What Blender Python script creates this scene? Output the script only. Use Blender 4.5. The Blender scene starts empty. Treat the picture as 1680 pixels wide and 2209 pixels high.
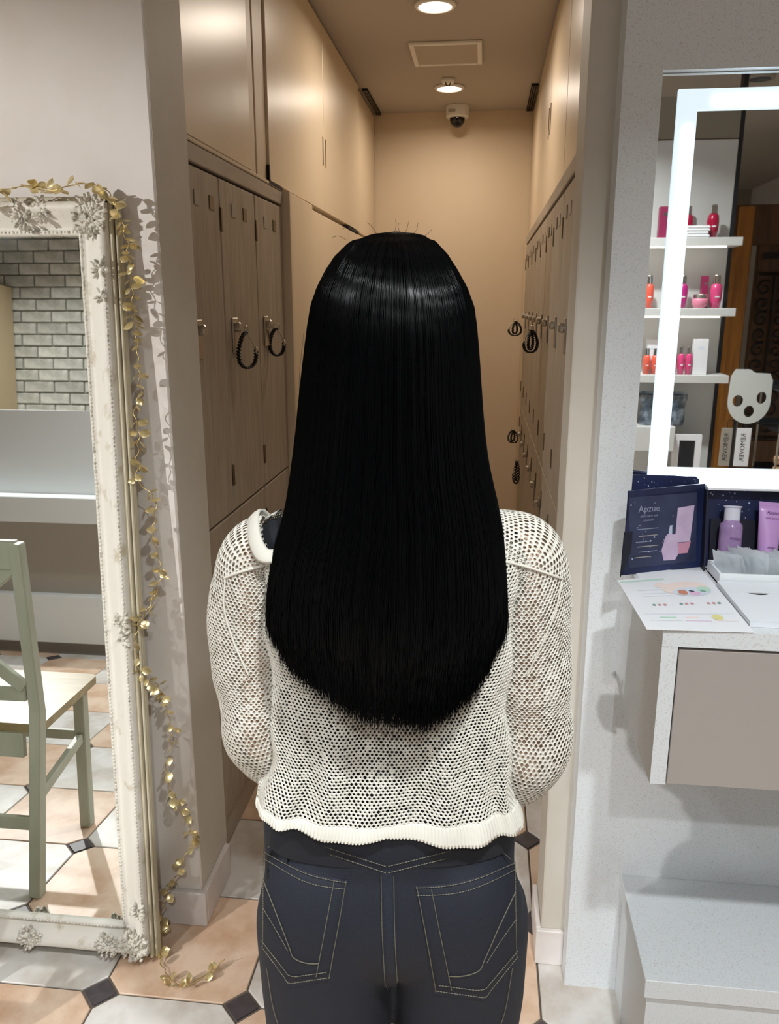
import bpy, math, random
import numpy as np
from mathutils import Vector, Matrix
from mathutils.bvhtree import BVHTree

random.seed(7)
rng = np.random.default_rng(7)
SC = bpy.context.scene
COL = SC.collection
PI = math.pi
R = math.radians

# ------------------------------------------------------------------ camera, world, light, exposure
CAM_H = 1.53
YAW = R(6.6)
cam = bpy.data.cameras.new('camera')
cam.sensor_fit = 'VERTICAL'; cam.sensor_height = 24.0
cam.lens = 1755.0 / 2209.0 * 24.0
cam.clip_start = 0.02; cam.clip_end = 60
camo = bpy.data.objects.new('camera', cam); COL.objects.link(camo)
camo.location = (0, 0, CAM_H)
camo.rotation_euler = (R(90 - 14.35), 0, YAW)
SC.camera = camo

world = bpy.data.worlds.new('world'); SC.world = world
world.use_nodes = True
world.node_tree.nodes['Background'].inputs[0].default_value = (0.9, 0.95, 1.0, 1)
world.node_tree.nodes['Background'].inputs[1].default_value = 0.02

SC.view_settings.view_transform = 'Standard'
SC.view_settings.look = 'None'
SC.view_settings.gamma = 1.0
SC.view_settings.use_curve_mapping = False
SC.view_settings.exposure = 0.38

def point_lamp(name, loc, power, color, radius, kind='POINT', target=None, angle=60, blend=0.5):
    l = bpy.data.lights.new(name, kind); l.energy = power; l.color = color
    l.shadow_soft_size = radius
    o = bpy.data.objects.new(name, l); COL.objects.link(o); o.location = loc
    if kind == 'SPOT':
        l.spot_size = R(angle); l.spot_blend = blend
        d = Vector(target) - Vector(loc); o.rotation_euler = d.to_track_quat('-Z', 'Y').to_euler()
    return o
def disk_lamp(name, loc, power, color, size, spread=150):
    l = bpy.data.lights.new(name, 'AREA'); l.shape = 'DISK'; l.size = size; l.energy = power; l.color = color
    l.spread = R(spread)
    o = bpy.data.objects.new(name, l); COL.objects.link(o); o.location = loc
    return o
COOL = (0.94, 0.98, 1.0); WARM = (1.0, 0.87, 0.73)
CEIL = 2.64
# salon: a wall-washing spotlight by the brick wall and ceiling downlights
point_lamp('salon_spotlight', (-3.0, -1.6, 2.42), 285, (1.0, 0.985, 0.97), 0.025, 'SPOT', (-1.15, 1.69, 0.85), 40, 0.45)
for i, (x, y, pw) in enumerate(((-1.25, 0.1, 8), (0.385, -0.02, 21), (0.25, -0.94, 23), (-2.6, -0.9, 18), (0.6, -3.2, 6))):
    disk_lamp('salon_downlight', (x, y, CEIL - 0.012), pw, COOL, 0.08, 128)
# corridor downlights (their housings are built further down)
for y, pw in ((3.486, 5.3), (4.72, 4.0)):
    disk_lamp('corridor_downlight', (-0.228, y, CEIL - 0.03), pw, WARM, 0.13, 170)

# ------------------------------------------------------------------ helpers
def lin(c):
    if isinstance(c, str):
        c = [int(c[i:i + 2], 16) / 255 for i in (0, 2, 4)]
    return tuple((v / 12.92 if v <= 0.04045 else ((v + 0.055) / 1.055) ** 2.4) for v in c)

MATS = {}
def mat(name, col, rough=0.5, metal=0.0, col2=None, scale=20.0, detail=4.0, stretch=(1, 1, 1), bump=0.0, bscale=None,
        spec=0.5, rand=0.0, coat=0.0, ramp=(0.35, 0.65), emit=None, estr=0.0, alpha=None, trans=0.0, subs=0.0, tex='noise'):
    m = bpy.data.materials.new(name); m.use_nodes = True
    nt = m.node_tree; n = nt.nodes; b = n['Principled BSDF']
    c1 = (*lin(col), 1)
    b.inputs['Base Color'].default_value = c1
    b.inputs['Roughness'].default_value = rough
    b.inputs['Metallic'].default_value = metal
    b.inputs['Specular IOR Level'].default_value = spec
    b.inputs['Coat Weight'].default_value = coat
    b.inputs['Transmission Weight'].default_value = trans
    if subs: b.inputs['Subsurface Weight'].default_value = subs
    if emit is not None:
        b.inputs['Emission Color'].default_value = (*lin(emit), 1); b.inputs['Emission Strength'].default_value = estr
    out = None
    if col2 is not None or bump:
        tc = n.new('ShaderNodeTexCoord'); mp = n.new('ShaderNodeMapping'); mp.inputs['Scale'].default_value = stretch
        nt.links.new(tc.outputs['Object'], mp.inputs['Vector'])
    if col2 is not None:
        if tex == 'noise':
            nz = n.new('ShaderNodeTexNoise'); nz.inputs['Scale'].default_value = scale; nz.inputs['Detail'].default_value = detail
            nz.inputs['Roughness'].default_value = 0.6
            fac = nz.outputs['Fac']
        else:
            nz = n.new('ShaderNodeTexVoronoi'); nz.inputs['Scale'].default_value = scale
            fac = nz.outputs['Distance']
        nt.links.new(mp.outputs['Vector'], nz.inputs['Vector'])
        cr = n.new('ShaderNodeValToRGB')
        cr.color_ramp.elements[0].position = ramp[0]; cr.color_ramp.elements[0].color = (*lin(col2), 1)
        cr.color_ramp.elements[1].position = ramp[1]; cr.color_ramp.elements[1].color = c1
        nt.links.new(fac, cr.inputs['Fac']); out = cr.outputs['Color']
    if rand:
        oi = n.new('ShaderNodeObjectInfo'); hs = n.new('ShaderNodeHueSaturation')
        mr = n.new('ShaderNodeMapRange'); mr.inputs['To Min'].default_value = 1 - rand; mr.inputs['To Max'].default_value = 1 + rand
        nt.links.new(oi.outputs['Random'], mr.inputs['Value']); nt.links.new(mr.outputs['Result'], hs.inputs['Value'])
        if out: nt.links.new(out, hs.inputs['Color'])
        else: hs.inputs['Color'].default_value = c1
        out = hs.outputs['Color']
    if out: nt.links.new(out, b.inputs['Base Color'])
    if bump:
        bz = n.new('ShaderNodeTexNoise'); bz.inputs['Scale'].default_value = bscale or scale; bz.inputs['Detail'].default_value = 5
        nt.links.new(mp.outputs['Vector'], bz.inputs['Vector'])
        bp = n.new('ShaderNodeBump'); bp.inputs['Strength'].default_value = bump; bp.inputs['Distance'].default_value = 0.002
        nt.links.new(bz.outputs['Fac'], bp.inputs['Height']); nt.links.new(bp.outputs['Normal'], b.inputs['Normal'])
    MATS[name] = m
    return m

def V(a): return np.asarray(a, float).reshape(-1, 3)
def cat(shapes):
    vs, fs, o = [], [], 0
    for v, f in shapes:
        v = V(v); vs.append(v); fs += [tuple(i + o for i in t) for t in f]; o += len(v)
    return np.vstack(vs), fs
def xf(shape, M):
    v, f = shape; M = np.array(M)
    return V(v) @ M[:3, :3].T + M[:3, 3], f
def moved(shape, d): return V(shape[0]) + np.array(d), shape[1]
def box(x0, x1, y0, y1, z0, z1, b=0.0):
    if x0 > x1: x0, x1 = x1, x0
    if y0 > y1: y0, y1 = y1, y0
    if z0 > z1: z0, z1 = z1, z0
    if b <= 0:
        v = [(x, y, z) for x in (x0, x1) for y in (y0, y1) for z in (z0, z1)]
        return V(v), [(0, 1, 3, 2), (4, 6, 7, 5), (0, 4, 5, 1), (2, 3, 7, 6), (0, 2, 6, 4), (1, 5, 7, 3)]
    b = min(b, (x1 - x0) * .49, (y1 - y0) * .49, (z1 - z0) * .49)
    lo = (x0, y0, z0); hi = (x1, y1, z1); v = []; idx = {}
    for sx in (0, 1):
        for sy in (0, 1):
            for sz in (0, 1):
                s = (sx, sy, sz)
                for ax in range(3):
                    p = []
                    for k in range(3):
                        e = hi[k] if s[k] else lo[k]
                        if k != ax: e += -b if s[k] else b
                        p.append(e)
                    idx[(s, ax)] = len(v); v.append(p)
    f = []
    for ax in range(3):
        o1, o2 = [k for k in range(3) if k != ax]
        for s in (0, 1):
            q = []
            for a, c in ((0, 0), (1, 0), (1, 1), (0, 1)):
                t = [0, 0, 0]; t[ax] = s; t[o1] = a; t[o2] = c; q.append(idx[(tuple(t), ax)])
            f.append(tuple(q))
    for ax in range(3):
        o1, o2 = [k for k in range(3) if k != ax]
        for a in (0, 1):
            for c in (0, 1):
                t0 = [0, 0, 0]; t0[o1] = a; t0[o2] = c; t1 = list(t0); t1[ax] = 1
                f.append((idx[(tuple(t0), o1)], idx[(tuple(t1), o1)], idx[(tuple(t1), o2)], idx[(tuple(t0), o2)]))
    for s in [(a, c, d) for a in (0, 1) for c in (0, 1) for d in (0, 1)]:
        f.append((idx[(s, 0)], idx[(s, 1)], idx[(s, 2)]))
    return V(v), f
def lathe(prof, seg=24, c=(0, 0, 0), cap=True):
    a = np.linspace(0, 2 * PI, seg, endpoint=False)
    v = []; f = []
    for r, z in prof:
        for t in a: v.append((c[0] + r * math.cos(t), c[1] + r * math.sin(t), c[2] + z))
    n = len(prof)
    for i in range(n - 1):
        for j in range(seg):
            k = (j + 1) % seg
            f.append((i * seg + j, i * seg + k, (i + 1) * seg + k, (i + 1) * seg + j))
    if cap:
        f.append(tuple(range(seg))[::-1]); f.append(tuple((n - 1) * seg + j for j in range(seg)))
    return V(v), f
def tube(path, rad, seg=8, closed=False, cap=True):
    p = V(path); n = len(p)
    rad = np.full(n, rad) if np.isscalar(rad) else np.asarray(rad, float)
    t = np.gradient(p, axis=0) if not closed else np.roll(p, -1, 0) - np.roll(p, 1, 0)
    t /= np.linalg.norm(t, axis=1)[:, None] + 1e-12
    up = np.array([0, 0, 1.0])
    if abs(t[0] @ up) > .9: up = np.array([1.0, 0, 0])
    nrm = np.zeros_like(p); u = up - (up @ t[0]) * t[0]; u /= np.linalg.norm(u)
    for i in range(n):
        u = u - (u @ t[i]) * t[i]; u /= np.linalg.norm(u) + 1e-12; nrm[i] = u
    bn = np.cross(t, nrm); a = np.linspace(0, 2 * PI, seg, endpoint=False)
    v = p[:, None] + rad[:, None, None] * (np.cos(a)[None, :, None] * nrm[:, None] + np.sin(a)[None, :, None] * bn[:, None])
    f = []
    for i in range(n if closed else n - 1):
        i2 = (i + 1) % n
        for j in range(seg):
            k = (j + 1) % seg
            f.append((i * seg + j, i * seg + k, i2 * seg + k, i2 * seg + j))
    if cap and not closed:
        f.append(tuple(range(seg))[::-1]); f.append(tuple((n - 1) * seg + j for j in range(seg)))
    return v.reshape(-1, 3), f
def prism(poly, z0, z1):
    n = len(poly)
    v = [(x, y, z0) for x, y in poly] + [(x, y, z1) for x, y in poly]
    f = [tuple(range(n))[::-1], tuple(range(n, 2 * n))] + [(i, (i + 1) % n, n + (i + 1) % n, n + i) for i in range(n)]
    return V(v), f
def smoothpath(pts, n):
    p = V(pts); d = np.r_[0, np.cumsum(np.linalg.norm(np.diff(p, axis=0), axis=1))]
    m = len(p); t = np.linspace(0, d[-1], n); out = np.zeros((n, 3))
    for k in range(3):     # Catmull-Rom on arclength
        tg = np.gradient(p[:, k], d)
        i = np.clip(np.searchsorted(d, t, 'right') - 1, 0, m - 2); h = d[i + 1] - d[i]; s = (t - d[i]) / h
        out[:, k] = ((2 * s**3 - 3 * s**2 + 1) * p[i, k] + (s**3 - 2 * s**2 + s) * h * tg[i]
                     + (-2 * s**3 + 3 * s**2) * p[i + 1, k] + (s**3 - s**2) * h * tg[i + 1])
    return out

def link(o, parent=None):
    COL.objects.link(o)
    if parent is not None: o.parent = parent
    return o
def wloc(o):
    p = np.zeros(3)
    while o is not None: p += np.array(o.location); o = o.parent
    return p
def obj(name, shape, m, parent=None, smooth=False, local=False, origin=None):
    """one mesh object; vertices are world coordinates unless local"""
    v, f = shape; v = V(v)
    me = bpy.data.meshes.new(name)
    loc = np.zeros(3)
    if parent is not None and not local: v = v - wloc(parent)
    if parent is None and not local:
        loc = np.array([(v[:, 0].min() + v[:, 0].max()) / 2, (v[:, 1].min() + v[:, 1].max()) / 2, v[:, 2].min()]) if origin is None else np.array(origin)
        v = v - loc
    me.from_pydata([tuple(p) for p in v], [], f)
    if smooth: me.polygons.foreach_set('use_smooth', [True] * len(me.polygons))
    me.materials.append(m if not isinstance(m, str) else MATS[m])
    me.validate(); me.update()
    o = bpy.data.objects.new(name, me); o.location = loc
    return link(o, parent)
def bigmesh(name, v, quads, m, parent=None, smooth=True):
    v = np.ascontiguousarray(v, np.float32); q = np.ascontiguousarray(quads, np.int32); k = q.shape[1]
    me = bpy.data.meshes.new(name)
    me.vertices.add(len(v)); me.vertices.foreach_set('co', v.ravel())
    me.loops.add(q.size); me.loops.foreach_set('vertex_index', q.ravel())
    me.polygons.add(len(q)); me.polygons.foreach_set('loop_start', np.arange(0, q.size, k, dtype=np.int32))
    me.polygons.foreach_set('use_smooth', np.full(len(q), smooth))
    me.update(calc_edges=True)
    me.materials.append(MATS[m])
    o = bpy.data.objects.new(name, me)
    return link(o, parent)
def tag(o, label, cat_, group=None):
    o['label'] = label; o['category'] = cat_
    if group: o['group'] = group
    return o
def thing(name, label, cat_, loc=(0, 0, 0), group=None, rz=0.0):
    o = bpy.data.objects.new(name, None); o.empty_display_size = .05; o.location = loc; o.rotation_euler = (0, 0, rz)
    link(o); return tag(o, label, cat_, group)
def struct(name, shape, m, parent=None):
    o = obj(name, shape, m, parent)
    if parent is None: o['kind'] = 'structure'
    return o
def inst(src, name, loc, rot=(0, 0, 0), parent=None, scale=(1, 1, 1)):
    o = bpy.data.objects.new(name, src.data if hasattr(src, 'data') else src)
    o.location = loc; o.rotation_euler = rot; o.scale = scale
    return link(o, parent)
def mesh_only(name, shape, m, smooth=False):
    me = bpy.data.meshes.new(name); me.from_pydata([tuple(p) for p in V(shape[0])], [], shape[1])
    if smooth: me.polygons.foreach_set('use_smooth', [True] * len(me.polygons))
    me.materials.append(MATS[m]); me.validate(); me.update(); return me
def text(name, s, size, M, m, parent, ext=0.0002, align='CENTER'):
    c = bpy.data.curves.new(name, 'FONT'); c.body = s; c.size = size; c.extrude = ext; c.align_x = align; c.align_y = 'CENTER'
    c.resolution_u = 2
    tmp = bpy.data.objects.new('tmp_text', c); COL.objects.link(tmp)
    me = bpy.data.meshes.new_from_object(tmp.evaluated_get(bpy.context.evaluated_depsgraph_get()))
    bpy.data.objects.remove(tmp); bpy.data.curves.remove(c)
    me.name = name; me.materials.clear(); me.materials.append(MATS[m])
    o = bpy.data.objects.new(name, me); link(o, parent)
    o.matrix_local = Matrix(M) if parent is None else Matrix.Translation(-Vector(wloc(parent))) @ Matrix(M)
    return o
def frameM(o, x, y):   # text matrix: origin, reading direction, up direction
    x = Vector(x).normalized(); y = Vector(y).normalized(); z = x.cross(y)
    return Matrix(((x[0], y[0], z[0], o[0]), (x[1], y[1], z[1], o[1]), (x[2], y[2], z[2], o[2]), (0, 0, 0, 1)))

# ------------------------------------------------------------------ materials
mat('plaster', 'E6E0DA', 0.75, col2='DDD5CC', scale=3, bump=.08, bscale=180)
mat('paint_jamb', 'CFCABF', 0.55, col2='C5BEB2', scale=2.5, bump=.04, bscale=120)
mat('skirting', 'E4DEDB', 0.5, col2='D2CBC6', scale=6)
mat('ceiling_paint', 'B3A99D', 0.85)
mat('corridor_paint', 'DBC8AE', 0.7, col2='D6C2A6', scale=2)
mat('grout', '5F564E', 0.8)
mat('tile_peach', 'DCC3AC', 0.42, col2='BF9A7C', scale=6, detail=8, rand=.06, bump=.12, bscale=22, ramp=(.36, .60))
mat('tile_grey', 'DAD7D2', 0.42, col2='B8AC9F', scale=5, detail=8, rand=.06, bump=.12, bscale=22, ramp=(.36, .58))
mat('tile_dark', '4A4347', 0.45, col2='3B3538', scale=30)
mat('stone', 'DCE1E4', 0.35, col2='C2C1BF', scale=420, detail=2, ramp=(.30, .44), bump=.03, bscale=200)
mat('drawer_grey', 'A69F9A', 0.3)
mat('shadow_gap', '15110E', 0.9)  # near-black colour carries the shade inside gaps and slots
mat('locker_wood', 'ADA191', 0.5, col2='938674', scale=9, detail=6, stretch=(7, 7, .5), bump=.06, bscale=30, ramp=(.3, .7))
mat('locker_frame', 'B0A495', 0.5, col2='9C8F80', scale=9, stretch=(1, .6, 4), ramp=(.3, .7))
mat('cream_laminate', 'D9C7AC', 0.33, col2='D5C2A6', scale=2)
mat('cream_side', 'D2C0A6', 0.45)
mat('steel', 'B9B2A6', 0.32, metal=.9)
mat('brass_dark', '6C604A', 0.4, metal=.7)
mat('black_rubber', '0C0A09', 0.45)
mat('white_plastic', 'E4E0D8', 0.4)
mat('dome_black', '120E0C', 0.08)
mat('lamp_glow', 'FFFFFF', 0.5, emit='FFF1DC', estr=9)
mat('vent_white', 'B9AD9F', 0.5)
mat('vent_slat', 'A39A8E', 0.5)
mat('mirror_glass', 'F2F5F3', 0.015, metal=1.0)
mat('frame_cream', 'E8E4DA', 0.55, col2='C6BCA4', scale=16, detail=8, bump=.3, bscale=60, ramp=(.30, .42))
mat('frame_edge', 'CFC7AE', 0.5, col2='9D9175', scale=10, detail=8, stretch=(1, 1, .25), bump=.3, bscale=40, ramp=(.3, .55))
mat('frame_carving', 'E2DED2', 0.6, col2='A29C8E', scale=60, detail=6, bump=.5, bscale=120, ramp=(.34, .50))
mat('gold_leaf', 'E9D8A4', 0.30, metal=.75, rand=.12)
mat('gold_wire', 'CDB67C', 0.35, metal=.9)
mat('sage_paint', 'B5B6A4', 0.45, col2='A6A893', scale=5, stretch=(3, 3, .6), bump=.05, bscale=60)
mat('seat_wood', 'A8966C', 0.4, col2='7E6A42', scale=5, detail=6, stretch=(1, 5, 5), ramp=(.3, .7))
mat('counter_white', 'E4E6E6', 0.4)
mat('counter_grey', 'A8A095', 0.5)
mat('counter_kick', '7C756C', 0.5)
mat('brick_white', 'D9D6CC', 0.6, col2='A9A89C', scale=11, detail=6, rand=.16, bump=.4, bscale=40, ramp=(.3, .6))
mat('mortar', '9A988C', 0.8)
mat('panel_beige', 'C9B492', 0.5)
mat('charcoal', '1B1B1F', 0.5)
mat('shelf_white', 'CFCECB', 0.4)
mat('led_strip', 'FFFFFF', 0.5, emit='FFF4E8', estr=6)
mat('led_band', 'F0FAFC', 0.4, emit='DDF2FF', estr=0.6)
mat('led_band_core', 'FFFFFF', 0.4, emit='DDF2FF', estr=13)
mat('led_edge', 'DFE8EA', 0.4)
mat('walnut', '5A3A1E', 0.4, col2='40270F', scale=6, stretch=(5, 5, .5), detail=6)
mat('oak_painted_light', 'A46A22', 0.4, col2='7F4E16', scale=6, stretch=(6, 6, .5), detail=6)  # warm light on the oak is put into this orange tone
mat('iron', '120D09', 0.45, metal=.4)
mat('ceiling_tan', '8F8778', 0.8)
mat('red_gloss', 'A8123C', 0.18, coat=.5)
mat('pink_gloss', 'D8487E', 0.2, coat=.5)
mat('magenta_gloss', 'BC2A80', 0.2, coat=.5)
mat('salmon_gloss', 'E2604C', 0.25, coat=.4)
mat('pink_jar', 'E58AA4', 0.25, coat=.4)
mat('maroon_card', '8C1F4C', 0.5)
mat('silver_cap', 'D8D8D8', 0.15, metal=1)
mat('white_card', 'ECEBEE', 0.55)
mat('towel', 'EEEFF1', 0.9, bump=.5, bscale=300)
mat('foil', 'A9B2BB', 0.3, metal=.6, col2='5B6672', scale=18, ramp=(.4, .6))
mat('acrylic_white', 'D6D8D4', 0.35)
mat('ink', '2A2A2E', 0.7)
mat('rolled_cloth', 'C9A27A', 0.9)
mat('glow_sign', 'FFFFFF', 0.5, emit='F4E9FF', estr=2.2)
mat('violet_edge', '4B2C88', 0.5)
mat('navy_card', '1A2140', 0.35, col2='232C52', scale=9, ramp=(.4, .6))
mat('navy_dark', '0B0E22', 0.5)
mat('star_white', 'B9C3D6', 0.5)
mat('print_grey', '8A8FA6', 0.5)
mat('print_slate', '39405E', 0.45, col2='262A44', scale=14)
mat('lilac_print', 'CDB9D2', 0.5, col2='B79FC0', scale=16)
mat('rose_print', 'C98FA6', 0.5)
mat('lilac_liquid', 'A98BB8', 0.22, col2='957AA8', scale=40, coat=.4)
mat('lilac_tube', 'C79BD6', 0.3, coat=.3)
mat('tube_ink', '7A4F8C', 0.5)
mat('cap_white', 'DADAE8', 0.3)
mat('paper', 'E9EDF2', 0.6)
mat('paper_print', 'EEF0F4', 0.55)
mat('film_white', 'F0F5F8', 0.35)
def film(name, col):
    m = bpy.data.materials.new(name); m.use_nodes = True; nt = m.node_tree; nd = nt.nodes
    bs = nd['Principled BSDF']; bs.inputs['Base Color'].default_value = (*lin(col), 1); bs.inputs['Roughness'].default_value = .35
    tr = nd.new('ShaderNodeBsdfTranslucent'); tr.inputs['Color'].default_value = (*lin(col), 1)
    mx = nd.new('ShaderNodeMixShader'); mx.inputs[0].default_value = .5
    nt.links.new(bs.outputs[0], mx.inputs[1]); nt.links.new(tr.outputs[0], mx.inputs[2]); nt.links.new(mx.outputs[0], nd['Material Output'].inputs['Surface'])
    MATS[name] = m
film('film', 'F4F8FA')
mat('print_coral', 'CC8A72', 0.6); mat('print_pink', 'E6BCDA', 0.6); mat('print_mint', 'C3E2D2', 0.6)
mat('print_green', '7FA698', 0.6); mat('print_yellow', 'E4DD98', 0.6); mat('print_blush', 'F4E2DA', 0.6)
mat('print_blue', 'DAE3EE', 0.6); mat('print_red', 'D29A9C', 0.6)
mat('skin', 'D9B49A', 0.5, subs=.05)
mat('lips', 'B5645C', 0.45); mat('eye_white', 'EDE9E4', .2); mat('iris', '1A0F0A', .1)
mat('knit', 'DFDDD3', 0.85, col2='D0CCC0', scale=90, bump=.25, bscale=700)
mat('knit_rib', 'DEDCD2', 0.85, col2='CECABE', scale=1.0)
mat('black_top', '10131C', 0.8, bump=.1, bscale=300)
mat('denim', '141B2B', 0.75, col2='0B0F19', scale=420, detail=3, stretch=(1, 1, 1), bump=.25, bscale=900, ramp=(.3, .7))
mat('denim_seam', '182030', 0.75, col2='0F1420', scale=300, ramp=(.35, .65))
mat('stitch', '6A6757', 0.7)
mat('shoe', '2A2A2C', 0.5)
mat('hair', '040506', 0.22, spec=.12)
mat('hair_base', '030304', 0.6, spec=.2)
mat('floor_print', 'C9A9A6', .6)

# ------------------------------------------------------------------ the room shell
WL = 1.687          # front face of the left wall
JL = -0.672         # inner face of its end
floor = struct('floor', box(-4.3, 2.6, -5.8, 5.45, -0.05, -0.004), 'grout')
# octagonal tiles with dark corner insets; pitch .3335
PT = 0.3335; GX, GY = -0.502, 1.45
gw = 0.0022; cut = 0.043
h = PT / 2 - gw
octo = [(-h + cut, -h), (h - cut, -h), (h, -h + cut), (h, h - cut), (h - cut, h), (-h + cut, h), (-h, h - cut), (-h, -h + cut)]
def tilemesh(poly, top, b):
    n = len(poly); P = np.array(poly)
    inner = P * (1 - b / np.abs(P).max())
    v = [(x, y, -0.006) for x, y in P] + [(x, y, top - b) for x, y in P] + [(x, y, top) for x, y in inner]
    f = [tuple(range(2 * n, 3 * n))]
    for i in range(n):
        j = (i + 1) % n
        f += [(i, j, n + j, n + i), (n + i, n + j, 2 * n + j, 2 * n + i)]
    return V(v), f
oct_shape = tilemesh(octo, 0.0, 0.0018)
d = cut - 2.4 * gw
dia_shape = tilemesh([(-d, 0), (0, -d), (d, 0), (0, d)], 0.0, 0.0015)
me_p = mesh_only('tile', oct_shape, 'tile_peach'); me_g = mesh_only('tile', oct_shape, 'tile_grey'); me_d = mesh_only('tile_inset', dia_shape, 'tile_dark')
rest = {'tile_peach': [], 'tile_grey': [], 'tile_dark': []}
floor_loc = wloc(floor)
for i in range(-12, 10):
    for j in range(-22, 13):
        cx, cy = GX + i * PT, GY + j * PT            # an inset stands here, a tile centre half a pitch on
        tx, ty = cx + PT / 2, cy + PT / 2
        par = (i + j + 1) % 2
        for (x, y, me, key, shp) in ((tx, ty, me_p if par == 0 else me_g, 'tile_peach' if par == 0 else 'tile_grey', oct_shape), (cx, cy, me_d, 'tile_dark', dia_shape)):
            if not (-4.3 < x < 2.6 and -5.8 < y < 5.4): continue
            if y > 1.95 and not (-0.95 < x < 0.5): continue
            if y > 1.75 and (x < -0.95 or x > 0.6): continue
            near = -2.75 < x < 0.75 and y > -0.95
            if near:
                inst(me, 'tile' if key != 'tile_dark' else 'tile_inset', (x - floor_loc[0], y - floor_loc[1], -floor_loc[2]), (0, 0, 0 if key == 'tile_dark' else random.randrange(4) * PI / 2), floor)
            else:
                rest[key].append(moved(shp, (x, y, 0)))
for key, L in rest.items():
    o = obj('far_tile_field', cat(L), key, floor); o['kind'] = 'stuff'

struct('ceiling', box(-4.3, 2.6, -5.8, 5.45, CEIL, CEIL + .06), 'ceiling_paint')
struct('wall_left', box(-4.3, JL, WL, 1.89, 0, CEIL, .003), 'plaster')
struct('trim_1', box(JL - .0006, JL + .0012, WL + .004, 1.889, .098, CEIL - .01), 'paint_jamb')
struct('baseboard_left', cat([box(-4.3, JL + .013, WL - .014, WL + .001, 0, .096, .002), box(JL - .001, JL + .013, WL + .0015, 1.875, 0, .096, .002)]), 'skirting')
struct('wall_corridor_left', box(-1.12, -1.06, 1.89, 5.45, 0, CEIL), 'corridor_paint')
struct('wall_back', box(-1.06, 0.62, 5.30, 5.45, 0, CEIL), 'corridor_paint')
struct('wall_corridor_right', box(0.60, 0.66, 1.81, 5.45, 0, CEIL), 'corridor_paint')
JR = 0.171
struct('trim_2', box(JR, 0.66, 1.66, 1.81, 0, CEIL, .003), 'paint_jamb')
struct('baseboard_right', cat([box(JR - .012, .2235, 1.648, 1.66, 0, .094, .002), box(JR - .012, JR, 1.6605, 1.81, 0, .094, .002)]), 'skirting')
# stone-clad wall at the right with the mirror recess
ST = 1.592; SX = 0.2235
MX0, MX1, MZ0, MZ1 = 0.291, 1.16, 1.0405, 1.9205
stone = struct('wall_right', cat([box(SX, MX0, ST, 1.66, 0, CEIL), box(MX0, MX1, ST, 1.66, MZ1, CEIL), box(MX0, MX1, ST, 1.66, 0, MZ0),
                                 box(MX1, 2.6, ST, 1.66, 0, CEIL), box(MX0, MX1, 1.64, 1.66, MZ0, MZ1)]), 'stone')
struct('wall_side_left', box(-4.4, -4.3, -5.8, 1.89, 0, CEIL), 'plaster')
struct('wall_side_right', box(2.6, 2.7, -5.8, 1.66, 0, CEIL), 'plaster')
struct('wall_rear', box(-4.4, 2.7, -5.9, -5.8, 0, CEIL), 'ceiling_tan')

# ------------------------------------------------------------------ left lockers and cabinets of the corridor
def wooden_door(parent, X, y0, y1, z0, z1, side, mname='locker_wood', th=.018, nm='door'):
    g = .003
    a, b = (X - th, X) if side < 0 else (X, X + th)
    return obj(nm, box(a, b, y0 + g, y1 - g, z0 + g, z1 - g, .0025), mname, parent)

def locker_bank(name, label, X, ys, side, z_base, z_mid, z_top, first, hinge_far):
    """a bank of two-tier lockers; side -1 stands on the left of the corridor, +1 on the right"""
    y0, y1 = ys[0], ys[-1]
    t = thing(name, label, 'locker', (X + side * .18, (y0 + y1) / 2, 0))
    back = X + side * .35
    s = side
    obj('body', cat([box(X + s * .022, back, y0, y1, z_base, z_top + .004)]), 'locker_frame', t)
    obj('top_rail', box(X + s * -.004, back, y0, y1, z_top + .004, z_top + .046, .002), 'locker_frame', t)
    obj('plinth', box(X + s * .004, back, y0, y1, 0, z_base, .002), 'locker_frame', t)
    for a, b in zip(ys[:-1], ys[1:]):
        for (za, zb) in ((z_mid, z_top), (z_base + .003, z_mid)):
            dr = wooden_door(t, X, a, b, za, zb, side if side < 0 else side)
            dloc = np.zeros(3)
            hy = b - .004 if hinge_far else a + .004
            for hz in ((zb - .135, zb - .075), (za + .075, za + .135)):
                obj('hinge', box(X + s * .001, X - s * .0035, hy - .005, hy + .009, hz[0], hz[1], .001), 'brass_dark', dr)
            ly = a + .075
            zl = (za + zb) / 2 + .045 if za == z_mid else zb - .16
            obj('lock_plate', box(X - s * .0005, X - s * .006, ly - .024, ly + .024, zl - .05, zl + .045, .002), 'steel', dr)
            k = lathe([(.012, 0), (.014, .004), (.014, .012), (.010, .016)], 14)
            Mx = np.array(Matrix.Rotation(-s * PI / 2, 4, 'Y')); Mx[:3, 3] = (X - s * .0055, ly, zl + .02)
            obj('lock_knob', xf(k, Mx), 'steel', dr, smooth=False)
            if za == z_mid:
                for q in (0.10, 0.21):
                    obj('number_plate', box(X - s * .0003, X - s * .0022, a + q, a + q + .035, zb - .09, zb - .055, .0006), 'vent_slat' if q < .2 else 'brass_dark', dr)
    return t
XL = -0.70
lockL = locker_bank('locker_bank', 'taupe woodgrain two-tier lockers along the left side of the corridor', XL, [1.895, 2.19, 2.527, 2.864], -1, .085, .955, 1.850, 0, False)

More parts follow.
